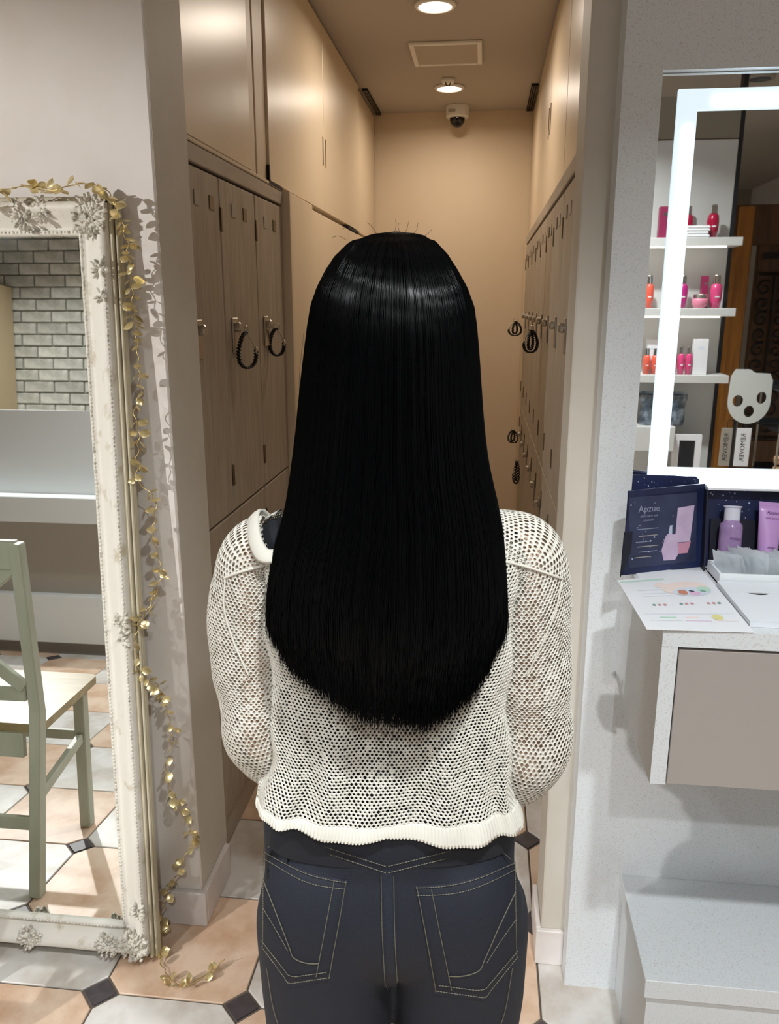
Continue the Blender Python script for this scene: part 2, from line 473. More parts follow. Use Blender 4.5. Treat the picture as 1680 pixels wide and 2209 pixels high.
t = thing('tall_cabinet', 'tall cream cabinet with a dark slot beside the left lockers', 'cabinet', (-.88, 3.9, 0))
obj('end_panel', box(-1.05, XL + .028, 2.868, 2.9, 0, 1.90, .002), 'cream_side', t)
obj('stile', box(-1.05, XL + .026, 2.902, 3.255, 0, 1.897, .003), 'cream_laminate', t)
obj('slot', box(-1.0, XL + .004, 3.256, 3.284, .05, 1.893), 'shadow_gap', t)
for a, b in ((3.285, 4.17), (4.18, 5.29)):
    obj('door', box(-1.0, XL + .014, a, b, .06, 1.886, .003), 'cream_laminate', t)
obj('plinth', box(-1.0, XL - .01, 3.285, 5.29, 0, .056), 'cream_side', t)
obj('shadow_slot', box(-.75, XL + .016, 4.18, 4.5, 1.888, 1.899), 'shadow_gap', t)

def upper_cab(name, label, X, s, segs, zb):
    y0, y1 = segs[0][0], segs[-1][1]
    t = thing(name, label, 'cabinet', (X + s * .2, (y0 + y1) / 2, zb))
    obj('carcass', box(X + s * .022, X + s * .34, y0, y1, zb, CEIL - .002), 'cream_side', t)
    for (a, b, off, nm) in segs:
        dr = obj(nm, box(X - s * off, X + s * .02, a + .0015, b - .0015, zb + .004, CEIL - .014, .002), 'cream_laminate' if nm == 'door' else 'cream_side', t)
    return t
uL = upper_cab('wall_cabinet', 'glossy cream overhead cabinets above the left lockers', XL, -1,
               [(1.895, 2.50, .004, 'door'), (2.50, 2.575, -.004, 'stile'), (2.58, 2.70, -.002, 'stile'), (2.70, 3.615, .006, 'door'), (3.62, 4.60, .006, 'door'), (4.605, 5.295, -.006, 'door')], 1.905)
for y in (3.59, 3.65):
    obj('slot_handle', box(XL + .0055, XL + .008, y - .006, y + .006, 2.09, 2.20, .001), 'brass_dark', uL)
obj('gap_shade_strip', cat([box(XL - .01, XL + .0072, 2.690, 2.704, 1.908, 1.955), box(XL - .01, XL + .0072, 2.690, 2.86, 1.899, 1.908)]), 'shadow_gap', uL)  # solid black strips stand in for the shade of an open gap
obj('cornice', box(XL - .02, XL + .006, 1.895, 2.866, 1.8975, 1.9075, .002), 'cream_side', uL)

XR = 0.215
ysR = [1.88 + .335 * i for i in range(10)]
lockR = locker_bank('locker_bank', 'narrow taupe lockers seen edge-on along the right side of the corridor', XR, ysR, +1, .085, .955, 1.850, 0, True)
upR = upper_cab('wall_cabinet', 'glossy cream overhead cabinets above the right lockers', 0.242, +1,
                [(1.815, 2.9, .004, 'door'), (2.905, 3.7, .004, 'door'), (3.705, 4.65, .004, 'door'), (4.655, 5.295, .0, 'door')], 1.90)
for y in (3.66, 3.75):
    obj('slot_handle', box(0.235, 0.239, y - .006, y + .006, 2.20, 2.32, .001), 'brass_dark', upR)
obj('filler_panel', box(.205, .56, 1.815, 1.875, 0, 1.898, .002), 'locker_frame', lockR)
obj('end_panel', box(.217, .56, 4.897, 5.297, 0, 1.898, .002), 'cream_side', lockR)

# dark linear air slots under the ceiling at the far end
for nm, x0, x1, lab in (('linear_vent', XL + .008, XL + .038, 'dark linear air slot at far end of left overhead cabinets'), ('linear_vent', .20, .236, 'dark linear air slot at far end of right overhead cabinets')):
    t = thing(nm, lab, 'vent', ((x0 + x1) / 2, 5.0, CEIL - .03))
    obj('slot', box(x0, x1, 4.7, 5.29, CEIL - .010, CEIL - .001), 'shadow_gap', t)
    for k in range(3):
        xx = x0 + .006 + k * (x1 - x0 - .012) / 2
        obj('blade', box(xx - .002, xx + .002, 4.7, 5.29, CEIL - .014, CEIL - .0095), 'brass_dark', t)

# ceiling fittings of the corridor
for y, lab in ((3.486, 'round recessed ceiling lamp nearest the front of the corridor'), (4.72, 'round recessed ceiling lamp between air grille and dome camera')):
    t = thing('downlight', lab, 'lamp', (-.228, y, CEIL - .03), 'corridor downlights')
    obj('trim_ring', lathe([(.062, .03), (.078, .03), (.080, .026), (.076, .018), (.064, .017), (.062, .03)], 36, (-.228, y, CEIL - .031), cap=False), 'white_plastic', t, smooth=True)
    obj('diffuser', lathe([(.0, .018), (.03, .0165), (.05, .018), (.0645, .022)], 36, (-.228, y, CEIL - .031), cap=False), 'lamp_glow', t, smooth=True)
t = thing('air_grille', 'rectangular ceiling air grille between the two corridor lamps', 'vent', (-.213, 4.11, CEIL - .02))
gx0, gx1, gy0, gy1 = -.373, -.053, 3.94, 4.275
obj('backing', box(gx0, gx1, gy0, gy1, CEIL - .003, CEIL - .0005), 'vent_slat', t)
for a in ((gx0, gx0 + .022, gy0, gy1), (gx1 - .022, gx1, gy0, gy1), (gx0 + .022, gx1 - .022, gy0, gy0 + .022), (gx0 + .022, gx1 - .022, gy1 - .022, gy1)):
    obj('border', box(*a, CEIL - .014, CEIL - .001, .003), 'white_plastic', t)
for k in range(9):
    y = gy0 + .04 + k * (gy1 - gy0 - .08) / 8
    b = box(gx0 + .022, gx1 - .022, -.013, .013, -.001, .001)
    M = np.array(Matrix.Translation((0, y, CEIL - .009)) @ Matrix.Rotation(R(-12), 4, 'X'))
    obj('slat', xf(b, M), 'vent_white', t)
t = thing('ceiling_sensor', 'small ceiling hook plate just before the second lamp', 'sensor', (-.228, 4.56, CEIL - .02))
obj('plate', lathe([(.03, .0), (.034, .004), (.034, .018)], 20, (-.228, 4.56, CEIL - .019)), 'white_plastic', t, smooth=True)
obj('hook', tube([(-.24, 4.55, CEIL - .02), (-.236, 4.55, CEIL - .034), (-.222, 4.55, CEIL - .036), (-.214, 4.55, CEIL - .022)], .004, 6), 'brass_dark', t)
t = thing('dome_camera', 'white dome security camera under the corridor ceiling', 'camera', (-.2, 5.16, CEIL - .13))
cx, cy = -.2, 5.16
obj('base', lathe([(.066, 0.13), (.066, .075), (.058, .066), (.0, .066)], 32, (cx, cy, CEIL - .131), cap=False), 'white_plastic', t, smooth=False)
obj('dome', lathe([(0, .014)] + [(.044 * math.sin(a), .062 - .048 * math.cos(a)) for a in np.linspace(.15, PI / 2, 8)] + [(.044, .068)], 28, (cx, cy, CEIL - .131), cap=False), 'dome_black', t, smooth=True)
obj('logo_plate', box(cx - .05, cx - .01, cy - .0675, cy - .060, CEIL - .043, CEIL - .03), 'vent_slat', t)

# key bands hanging from the lockers
def coil_path(center, a, b, yz, turns, r, n, open_=False):
    """a drop-shaped loop of coiled cord in the plane spanned by directions a (down) and b"""
    out = []
    for k in range(n):
        s = k / (n - 1); th_ = 2 * PI * s * (.74 if open_ else 1.0)
        w = -math.sin(th_) * yz[0] * (1 - .25 * math.cos(th_)); hgt = -(1 - math.cos(th_)) / 2 * yz[1]
        ph = turns * 2 * PI * s
        out.append(np.array(center) + np.array(a) * hgt + np.array(b) * w + r * (math.cos(ph) * np.cross(a, b) + math.sin(ph) * np.array(b)))
    return out
def key_band(center, b, size, label, fob, turns=26):
    t = thing('key_band', label, 'key band', tuple(np.array(center) - np.array((0, 0, size[1]))), 'coiled key bands on the lockers')
    obj('coil', tube(coil_path(center, (0, 0, 1.0), b, size, turns, .0042, turns * 8, fob), .0032, 5, cap=True), 'black_rubber', t, smooth=True)
    if center[0] > 0:
        b2 = np.array((b[1], -b[0], 0)); obj('coil', tube(coil_path(np.array(center) + (0, 0, -.006), (0, 0, 1.0), tuple(b2), (size[0] * .8, size[1] * .8), turns, .0042, turns * 8), .0032, 5), 'black_rubber', t, smooth=True)
    c = np.array(center)
    obj('ring', tube([c + np.array((0, 0, .006)) + .011 * (math.cos(a) * np.array(b) + math.sin(a) * np.array((0, 0, 1.0))) for a in np.linspace(0, 2 * PI, 16, endpoint=False)], .0016, 6, closed=True), 'steel', t, smooth=True)
    if fob:
        e = coil_path(center, (0, 0, 1.0), b, size, 1, 0.0, 8, True)[-1]
        obj('clasp', tube(smoothpath([c, (c + e) / 2 + np.array(b) * .004, e], 8), .0022, 6), 'steel', t, smooth=True)
        obj('tag', xf(lathe([(.0, 0), (.011, .001), (.011, .004), (0, .005)], 16, cap=False), np.array(Matrix.Translation(e) @ Matrix.Rotation(PI / 2, 4, 'Y'))), 'steel', t, smooth=True)
    return t
key_band((XL + .026, 2.300, 1.452), (0.25, .97, 0), (.047, .10), 'open black coiled key band on the nearest left locker', True)
key_band((XL + .026, 2.640, 1.452), (0.96, .28, 0), (.022, .085), 'closed black coiled key band on the farther left locker', True)
key_band((XR - .040, 3.30, 1.43), (-.9, .43, 0), (.028, .085), 'thick black coiled key band on the right lockers', True)
key_band((XR - .056, 4.66, 1.435), (-.9, .43, 0), (.036, .075), 'looped black key band on the farthest right locker', True)
key_band((XR - .045, 4.66, .83), (-.9, .43, 0), (.028, .07), 'small black key band above the right shoulder', False, 16)
key_band((XR - .034, 4.30, .72), (-.9, .43, 0), (.016, .12), 'twisted black key cord low on the right lockers', True, 18)

# ------------------------------------------------------------------ the leaning mirror
MA = R(3.25)
MP = np.array([-.78, 1.562, 0.0])
m_s = np.array([1.0, 0, 0]); m_u = np.array([0, math.sin(MA), math.cos(MA)]); m_n = np.array([0, -math.cos(MA), math.sin(MA)])
def mir(shape):                      # (s, t, n) in the mirror's own frame -> world
    v, f = shape; v = V(v)
    return MP + v[:, :1] * m_s + v[:, 1:2] * m_u + v[:, 2:] * m_n, f
GS0, GS1, GT0, GT1 = -.70, -.044, .090, 1.666       # the glass
FS0, FS1, FT0, FT1 = -.772, .026, .026, 1.730       # the front moulding
t = thing('floor_mirror', 'tall leaning mirror in distressed cream frame', 'mirror', (MP[0] - .37, MP[1], 0))
obj('glass', mir(box(GS0 - .01, GS1 + .01, GT0 - .01, GT1 + .01, -.004, 0.0)), 'mirror_glass', t)
obj('backing', mir(box(FS0 - .012, FS1 + .012, FT0 - .01, FT1 + .008, -.014, -.0045)), 'frame_edge', t)
def rail(nm, a, b, horizontal, inner, outer, mname='frame_cream'):
    """a moulded frame rail: profile across from the glass edge (inner) to the outer edge, swept from a to b"""
    prof = [(0.0, .0), (.0, .006), (.05, .011), (.14, .011), (.18, .007), (.26, .009), (.42, .017), (.58, .026), (.70, .033), (.80, .036), (.90, .034), (.97, .028), (1.0, .020), (1.0, -.004)]
    shp = []
    v = []; f = []
    n = 40 if horizontal else 70
    k = len(prof)
    for i in range(n + 1):
        q = a + (b - a) * i / n
        for w, nn in prof:
            x = inner + (outer - inner) * w
            nn2 = nn + (.0006 * math.sin(i * 7.3) if .2 < w < .95 else 0)
            v.append((q, x, nn2) if horizontal else (x, q, nn2))
    for i in range(n):
        for j in range(k - 1):
            f.append((i * k + j, i * k + j + 1, (i + 1) * k + j + 1, (i + 1) * k + j))
    return obj(nm, mir((V(v), f)), mname, t, smooth=True)
rr = rail('right_rail', FT0 + .004, FT1 - .004, False, GS1, FS1)
rail('left_rail', FT0 + .004, FT1 - .004, False, GS0, FS0)
tr = rail('top_rail', FS0, FS1, True, GT1, FT1)
br_ = rail('bottom_rail', FS0, FS1, True, GT0, FT0)
# stepped outer moulding behind the front rails
for nm, (a, b, c, d_) in (('outer_moulding', (FS1 - .002, FS1 + .016, .010, FT1 + .010)), ('outer_moulding', (FS0 - .016, FS0 + .002, .010, FT1 + .010)), ('outer_moulding', (FS0, FS1, FT1 - .002, FT1 + .012)), ('outer_moulding', (FS0, FS1, .012, FT0 + .002))):
    vert = (d_ - c) > 1
    sh = [box(a, b, c, d_, -.012, .004, .002)]
    if vert:
        sgn = 1 if a > -.3 else -1
        xo = b if sgn > 0 else a
        sh += [box(xo - .006 if sgn > 0 else xo, xo if sgn > 0 else xo + .006, c + .003, d_ - .003, .003, .013, .002), box(a + .002, b - .008 if sgn > 0 else b - .002, c + .004, d_ - .004, .003, .020, .002)]
    obj(nm, mir(cat(sh)), 'frame_edge', t)
# beading next to the glass
def bead_row(nm, pts, parent, r=.0032):
    ico = lathe([(0, -1), (.75, -.66), (1, 0), (.75, .66), (0, 1)], 6, cap=False)
    sh = []
    for p in pts:
        s = r * random.uniform(.75, 1.25)
        sh.append((V(ico[0]) * (s, s * 1.7 if abs(pts[0][0] - pts[-1][0]) < .01 else s, s) + np.array(p), ico[1]))
    o = obj(nm, mir(cat(sh)), 'frame_carving', parent, smooth=True); o['kind'] = 'stuff'
bead_row('beading', [(GS1 + .0065, q, .0105) for q in np.arange(GT0, GT1, .0085)], rr)
bead_row('beading', [(q, GT1 + .0065, .0105) for q in np.arange(GS0, GS1, .0085)], tr)
bead_row('beading', [(q, GT0 - .0065, .0105) for q in np.arange(GS0, GS1, .0085)], br_)
bead_row('edge_beading', [(FS1 - .008, q, .034) for q in np.arange(.1, FT1 - .1, .009)], rr, .0022)
# carved acanthus clusters
def carve_leaf(L, W, curl):
    n = 7; v = []; f = []
    for i in range(n + 1):
        s = i / n; w = W * math.sin(PI * min(1, s * .93 + .07)) ** .8 * (1 + .25 * math.sin(s * 18))
        zz = curl * math.sin(s * PI) + .002 * s
        for k, q in enumerate((-1, -.5, 0, .5, 1)):
            v.append((L * s, w * q, zz + (.0035 if k == 2 else (.0012 if k in (1, 3) else -.004))))
    for i in range(n):
        for k in range(4): f.append((i * 5 + k, i * 5 + k + 1, (i + 1) * 5 + k + 1, (i + 1) * 5 + k))
    return V(v), f
def cluster(nm, c, spread, count, size, parent, zoff=.03):
    sh = []
    for i in range(count):
        a = i / count * 2 * PI + random.uniform(-.3, .3); rad = spread * random.uniform(.0, .55)
        M = np.array(Matrix.Translation((c[0] + rad * math.cos(a), c[1] + rad * math.sin(a) * 1.25, zoff + random.uniform(0, .005))) @ Matrix.Rotation(a + random.uniform(-.5, .5), 4, 'Z') @ Matrix.Rotation(random.uniform(-.35, .1), 4, 'Y'))
        sh.append(xf(carve_leaf(size * random.uniform(.6, 1.1), size * random.uniform(.22, .34), size * .22), M))
    for i in range(count // 2):
        a = random.uniform(0, 2 * PI); rad = spread * random.uniform(0, .8); s = random.uniform(.002, .0045)
        sh.append((V(lathe([(0, -1), (.8, -.6), (1, 0), (.8, .6), (0, 1)], 7, cap=False)[0]) * s + np.array((c[0] + rad * math.cos(a), c[1] + rad * math.sin(a), zoff + .007)), lathe([(0, -1), (.8, -.6), (1, 0), (.8, .6), (0, 1)], 7, cap=False)[1]))
    return obj(nm, mir(cat(sh)), 'frame_carving', parent, smooth=True)
cluster('corner_carving', (-.006, 1.697), .052, 90, .016, t, .030)
cluster('corner_carving', (-.006, .056), .050, 90, .016, t, .030)
cluster('scroll_carving', (.010, 1.60), .018, 10, .018, t, .031)
cluster('scroll_carving', (.012, 1.545), .013, 8, .014, t, .031)
cluster('scroll_carving', (.012, .86), .020, 14, .017, t, .031)
cluster('scroll_carving', (.014, .82), .016, 9, .016, t, .031)
cluster('scroll_carving', (.010, .15), .022, 14, .019, t, .031)
cluster('scroll_carving', (-.145, 1.704), .040, 36, .015, t, .026)
cluster('scroll_carving', (-.105, 1.712), .032, 22, .014, t, .028)
cluster('scroll_carving', (-.075, .050), .040, 40, .014, t, .028)
cluster('scroll_carving', (-.27, .050), .040, 40, .014, t, .028)

# ------------------------------------------------------------------ gold leaf garland over the mirror
gp = [(-1.25, 1.565, 1.752), (-1.10, 1.585, 1.738), (-.985, 1.575, 1.728), (-.93, 1.585, 1.745), (-.88, 1.600, 1.752), (-.835, 1.585, 1.742), (-.785, 1.600, 1.755), (-.742, 1.612, 1.745),
      (-.722, 1.618, 1.70), (-.712, 1.622, 1.655), (-.711, 1.624, 1.615), (-.709, 1.624, 1.57), (-.706, 1.62, 1.526), (-.703, 1.616, 1.481), (-.701, 1.610, 1.435), (-.699, 1.604, 1.389), (-.698, 1.602, 1.352),
      (-.712, 1.600, 1.323), (-.707, 1.60, 1.266), (-.716, 1.598, 1.207), (-.715, 1.598, 1.167), (-.686, 1.60, 1.138), (-.684, 1.60, 1.098), (-.695, 1.60, 1.057), (-.686, 1.602, 1.005), (-.684, 1.602, .963),
      (-.712, 1.59, .888), (-.732, 1.575, .852), (-.736, 1.57, .788), (-.728, 1.575, .732), (-.703, 1.595, .70), (-.695, 1.60, .655), (-.688, 1.606, .598), (-.695, 1.61, .538), (-.711, 1.612, .465), (-.698, 1.625, .393),
      (-.672, 1.635, .318), (-.668, 1.640, .282), (-.688, 1.63, .231), (-.712, 1.618, .177), (-.738, 1.61, .122), (-.748, 1.606, .068), (-.748, 1.59, .016), (-.735, 1.555, .008), (-.705, 1.515, .007), (-.672, 1.487, .007), (-.648, 1.478, .007), (-.618, 1.508, .008), (-.590, 1.53, .012), (-.572, 1.545, .03)]
t = thing('leaf_garland', 'gold metallic leaf garland draped over the mirror frame and trailing to the floor', 'garland', (-.74, 1.6, 0))
def set_back(p):          # the free-hanging stretch hangs close to the wall
    if .42 < p[2] < 1.66 and p[0] > -.73:
        kx = min(1.0, (p[2] - .42) / .2, (1.66 - p[2]) / .08) * .024 / p[1] + 1
        return (p[0] * kx, p[1] * kx, 1.53 + (p[2] - 1.53) * kx)
    return p
gp = [set_back(p) for p in gp]
path = smoothpath(gp, 560)
path += np.c_[.003 * np.sin(np.arange(560) * .9), .002 * np.cos(np.arange(560) * .7), np.zeros(560)]
path[:, 2] = np.maximum(path[:, 2], .003)
obj('stem', tube(path, .0011, 5), 'gold_wire', t, smooth=True)
lv = []
for s_, w_ in ((0, .0), (.12, .25), (.35, .46), (.6, .44), (.82, .26), (1, .0)):
    lv += [(s_, -w_, .05 * math.sin(s_ * PI) - abs(w_) * .22), (s_, 0, .12 * math.sin(s_ * PI)), (s_, w_, .05 * math.sin(s_ * PI) - abs(w_) * .22)]
lf = []
for i in range(5):
    a = i * 3; lf += [(a, a + 1, a + 4, a + 3), (a + 1, a + 2, a + 5, a + 4)]
leaf_me = mesh_only('leaf', (V(lv), lf), 'gold_leaf', True)
tl = np.array(t.location)
k = 4
while k < 556:
    p = path[k]; tg = path[min(k + 3, 559)] - path[k - 3]; tg = Vector(tg).normalized()
    side = Vector((random.uniform(-1, 1), random.uniform(-1, .25), random.uniform(-.35, .35)))
    if p[2] < .05: side.z = abs(side.z) + .12
    side = (side - side.dot(tg) * tg).normalized()
    for sg in ((1, -1) if random.random() < .42 else (1,)):
        dvec = (side * sg * .85 + tg * random.uniform(.1, .8)).normalized()
        if p[2] < .05 and dvec.z < 0: dvec.z = abs(dvec.z)
        q = dvec.to_track_quat('X', 'Z'); q.rotate(Matrix.Rotation(random.uniform(-.9, .9), 3, dvec))
        sz = random.uniform(.017, .026)
        o = inst(leaf_me, 'leaf', Vector(p - tl) + dvec * .003, (0, 0, 0), t, (sz, sz, sz)); o.rotation_euler = q.to_euler()
    k += random.choice((2, 2, 3, 3) if k < 175 else (2, 3, 4, 4, 5, 8))

# ------------------------------------------------------------------ what the leaning mirror shows: chair, counter, brick wall
t = thing('dining_chair', 'sage green cross-back chair with wooden seat reflected in the leaning mirror', 'chair', (-1.40, 1.18, 0))
xr, xl = -1.162, -1.60
def bar(p0, p1, w, d_, b=.003):
    p0, p1 = Vector(p0), Vector(p1); z = (p1 - p0).normalized(); x = Vector((1, 0, 0)); x = (x - x.dot(z) * z).normalized(); y = z.cross(x)
    L = (p1 - p0).length
    M = Matrix(((x[0], y[0], z[0], p0[0]), (x[1], y[1], z[1], p0[1]), (x[2], y[2], z[2], p0[2]), (0, 0, 0, 1)))
    return xf(box(-w / 2, w / 2, -d_ / 2, d_ / 2, 0, L, b), np.array(M))
for x in (xr, xl):
    obj('leg', bar((x, 1.368, 0), (x + (.012 if x == xr else -.012), 1.345, .52), .032, .034), 'sage_paint', t)
    obj('back_post', bar((x + (.012 if x == xr else -.012), 1.345, .515), (x + (.010 if x == xr else -.010), 1.40, .975), .032, .030), 'sage_paint', t)
for x in (-1.205, -1.565):
    obj('leg', bar((x, 1.0, 0), (x, 1.015, .445), .034, .034), 'sage_paint', t)
    obj('side_rail', bar((x, 1.02, .30), (x + (.040 if x > -1.4 else -.03), 1.352, .262), .020, .030), 'sage_paint', t)
obj('seat', prism([(-1.625, 1.345), (-1.590, .962), (-1.575, .945), (-1.195, .945), (-1.178, .962), (-1.140, 1.345)], .452, .476), 'seat_wood', t)
obj('apron', cat([box(-1.56, -1.21, .998, 1.014, .395, .452), box(-1.57, -1.19, 1.338, 1.354, .385, .452)]), 'sage_paint', t)
obj('stretcher', box(-1.60, -1.15, 1.352, 1.366, .185, .222, .002), 'sage_paint', t)
obj('stretcher', box(-1.56, -1.21, .997, 1.013, .285, .315, .002), 'sage_paint', t)
obj('top_rail', bar((-1.605, 1.397, .945), (-1.157, 1.397, .945), .030, .075) if False else box(-1.605, -1.155, 1.380, 1.405, .905, .98, .004), 'sage_paint', t)
obj('back_rail', box(-1.59, -1.17, 1.348, 1.366, .545, .585, .003), 'sage_paint', t)
for a, b in (((-1.58, 1.365, .585), (-1.17, 1.39, .91)), ((-1.58, 1.39, .91), (-1.17, 1.365, .585))):
    p0, p1 = Vector(a), Vector(b); z = (p1 - p0).normalized(); y = Vector((0, 1, 0)); y = (y - y.dot(z) * z).normalized(); x = y.cross(z)
    M = Matrix(((x[0], y[0], z[0], p0[0]), (x[1], y[1], z[1], p0[1]), (x[2], y[2], z[2], p0[2]), (0, 0, 0, 1)))
    obj('cross_brace', xf(box(-.016, .016, -.009, .009, 0, (p1 - p0).length, .002), np.array(M)), 'sage_paint', t)

t = thing('styling_counter', 'long white counter with upright panel reflected in the leaning mirror', 'counter', (-2.4, -.8, 0))
obj('plinth', box(-3.2, -1.45, -.615, -1.05, 0, .062), 'counter_kick', t)
obj('lower_panel', box(-3.2, -1.45, -.60, -1.05, .0625, .314, .003), 'counter_white', t)
obj('recess_panel', box(-3.2, -1.45, -.66, -1.05, .3145, .70), 'counter_grey', t)  # drawer shadow in the recess is put into the grey colour
obj('worktop', box(-3.22, -1.43, -.56, -1.08, .7005, .832, .004), 'counter_white', t)
v = [(-3.2, -.70, .8325), (-1.47, -.70, .8325), (-1.47, -.74, 1.262), (-3.2, -.74, 1.262), (-3.2, -1.05, .8325), (-1.47, -1.05, .8325), (-1.47, -.80, 1.262), (-3.2, -.80, 1.262)]
obj('upright_panel', (V(v), [(0, 1, 2, 3), (5, 4, 7, 6), (3, 2, 6, 7), (1, 5, 6, 2), (4, 0, 3, 7)]), 'counter_white', t)

bw = struct('wall_brick', box(-3.75, -2.2, -2.16, -2.0, 0, CEIL), 'mortar')
brick_me = mesh_only('brick', box(-.102, .102, -.014, .014, -.0345, .0345, .005), 'brick_white')
blw = wloc(bw); r_ = 0; z = .93
while z < 2.6:
    x = -3.64 + (.107 if r_ % 2 else 0)
    while x < -2.28:
        inst(brick_me, 'brick', (x - blw[0], -1.994 - blw[1] + random.uniform(-.003, .004), z - blw[2]), (random.uniform(-.01, .01), random.uniform(-.008, .008), random.uniform(-.012, .012)), bw)
        x += .2145
    z += .0775; r_ += 1
t = thing('tall_shelving', 'tall beige sided shelving with black back at the left of the brick wall', 'shelving', (-3.6, -1.75, 0))
obj('side_panel', box(-3.18, -3.15, -1.97, -1.35, 0, 2.05, .003), 'panel_beige', t)
obj('back_panel', box(-4.0, -3.181, -1.97, -1.94, 0, 2.05), 'charcoal', t)
for z in (.4, .85, 1.3, 1.62, 2.02):
    obj('shelf', box(-4.0, -3.182, -1.938, -1.36, z, z + .025, .002), 'counter_grey', t)
obj('side_panel', box(-4.03, -4.001, -1.97, -1.35, 0, 2.05, .003), 'panel_beige', t)

# ------------------------------------------------------------------ the vanity at the right
GY_ = 1.612                       # mirror glass plane
t = thing('lighted_mirror', 'wall mirror with square glowing white light band at the right', 'mirror', (.72, 1.62, 1.041))
obj('glass', box(MX0 + .001, MX1 - .001, GY_, 1.6395, MZ0 + .001, MZ1 - .001), 'mirror_glass', t)
LX0, LX1, LZ0, LZ1 = .323, 1.13, 1.187, 1.893
bw_ = .034
def ring(x0, x1, z0, z1, w, ya, yb, bev=0):
    return cat([box(x0, x0 + w, ya, yb, z0, z1, bev), box(x1 - w, x1, ya, yb, z0, z1, bev), box(x0 + w, x1 - w, ya, yb, z1 - w, z1, bev), box(x0 + w, x1 - w, ya, yb, z0, z0 + w, bev)])
obj('light_band', ring(LX0, LX1, LZ0, LZ1, bw_, GY_ - .006, GY_ - .0003), 'led_band', t)
cw = .012                         # the brighter core strip, which stops short of the corners
e0 = .020
obj('light_core', cat([box(LX0 + e0 - cw / 2, LX0 + e0 + cw / 2, GY_ - .0075, GY_ - .0062, LZ0 + .055, LZ1 - .06), box(LX0 + .06, LX1 - .06, GY_ - .0075, GY_ - .0062, LZ1 - e0 - cw / 2, LZ1 - e0 + cw / 2),
                       box(LX0 + .055, LX1 - .06, GY_ - .0075, GY_ - .0062, LZ0 + e0 - cw / 2, LZ0 + e0 + cw / 2), box(LX1 - e0 - cw / 2, LX1 - e0 + cw / 2, GY_ - .0075, GY_ - .0062, LZ0 + .055, LZ1 - .06)]), 'led_band_core', t)

CY = 1.220; CZ0, CZ1 = .770, 1.040
t = thing('floating_cabinet', 'white stone wall-hung cabinet with grey drawer front', 'cabinet', (.8, 1.4, CZ0))
obj('worktop', box(.287, 1.4, CY, ST - .0005, CZ1 - .028, CZ1), 'stone', t)
obj('side_panel', box(.287, .3115, CY, ST - .0005, CZ0, CZ1 - .0285), 'stone', t)
obj('side_panel', box(1.376, 1.4, CY, ST - .0005, CZ0, CZ1 - .0285), 'stone', t)
obj('body', box(.3117, 1.3758, CY + .03, ST - .0005, CZ0 + .003, CZ1 - .029), 'shadow_gap', t)
obj('drawer_front', box(.3145, .842, CY + .004, CY + .022, CZ0 - .001, CZ1 - .034, .001), 'drawer_grey', t)
obj('drawer_front', box(.846, 1.372, CY + .004, CY + .022, CZ0 - .001, CZ1 - .034, .001), 'drawer_grey', t)
t = thing('low_bench', 'low white stone ledge below the wall-hung cabinet', 'bench', (.8, 1.45, 0))
obj('slab', box(.330, 1.4, 1.300, ST - .0005, .268, .308, .001), 'stone', t)
obj('body', box(.338, 1.4, 1.312, ST - .0005, 0.0, .2675), 'stone', t)

# ---- things on the worktop
TZ = CZ1 + .0005
# navy gift box: printed flap standing at an angle beside the open tray
t = thing('gift_set_box', 'open navy starry gift box standing below the light band', 'box', (.5, 1.56, TZ))
def quadbox(p, th_):
    """a thin board from four corners (ccw seen from its front), thickness th_ behind it"""
    p = V(p); n = np.cross(p[1] - p[0], p[3] - p[0]); n /= np.linalg.norm(n)
    v = np.vstack([p, p - n * th_])
    return v, [(0, 1, 2, 3), (7, 6, 5, 4), (0, 4, 5, 1), (1, 5, 6, 2), (2, 6, 7, 3), (3, 7, 4, 0)]
A, B = np.array([.266, 1.478, TZ]), np.array([.4235, 1.548, TZ])        # foot of the flap
up = np.array([0.004, .022, .156]); up2 = np.array([.0, .026, .158])
flap = quadbox([A, B, B + up2, A + up], .004)
fl_ = obj('printed_flap', flap, 'navy_card', t)
fx = (B - A) / np.linalg.norm(B - A); fn = np.cross(B - A, up); fn /= np.linalg.norm(fn); fu = np.cross(fn, fx)
def onflap(u, w, n=.0006): return A + fx * u + fu * w + fn * n
W_ = np.linalg.norm(B - A)
def flap_poly(pts, m, nm, n=.0006):
    k = len(pts)
    v = [onflap(u, w, n) for u, w in pts] + [onflap(u, w, 0.0) for u, w in pts]
    return obj(nm, (V(v), [tuple(range(k))] + [(i, k + i, k + (i + 1) % k, (i + 1) % k) for i in range(k)]), m, fl_)
flap_poly([(.012, .012), (W_ - .012, .012), (W_ - .012, .145), (.012, .145)], 'print_slate', 'printed_panel', .0003)
flap_poly([(.112, .052), (.118, .143 - .025), (.155, .143 - .022), (.146, .052)][::-1][::-1], 'lilac_print', 'printed_tube', .0006)
flap_poly([(.114, .030), (.113, .050), (.148, .052), (.141, .030)], 'rose_print', 'printed_tube_cap', .0005)
flap_poly([(.088, .020), (.083, .040), (.092, .066), (.096, .070), (.116, .068), (.120, .030), (.113, .019)], 'lilac_print', 'printed_bottle', .0008)
flap_poly([(.098, .070), (.101, .086), (.106, .086), (.106, .069)], 'star_white', 'printed_stopper', .0008)
text('printed_name', 'Apzue', .018, frameM(onflap(.055, .121, .0009), fx, fu), 'print_grey', fl_)
text('printed_line', 'skin care set', .0075, frameM(onflap(.055, .108, .0009), fx, fu), 'print_grey', fl_)
text('printed_line', 'collection', .006, frameM(onflap(.053, .100, .0009), fx, fu), 'print_grey', fl_)
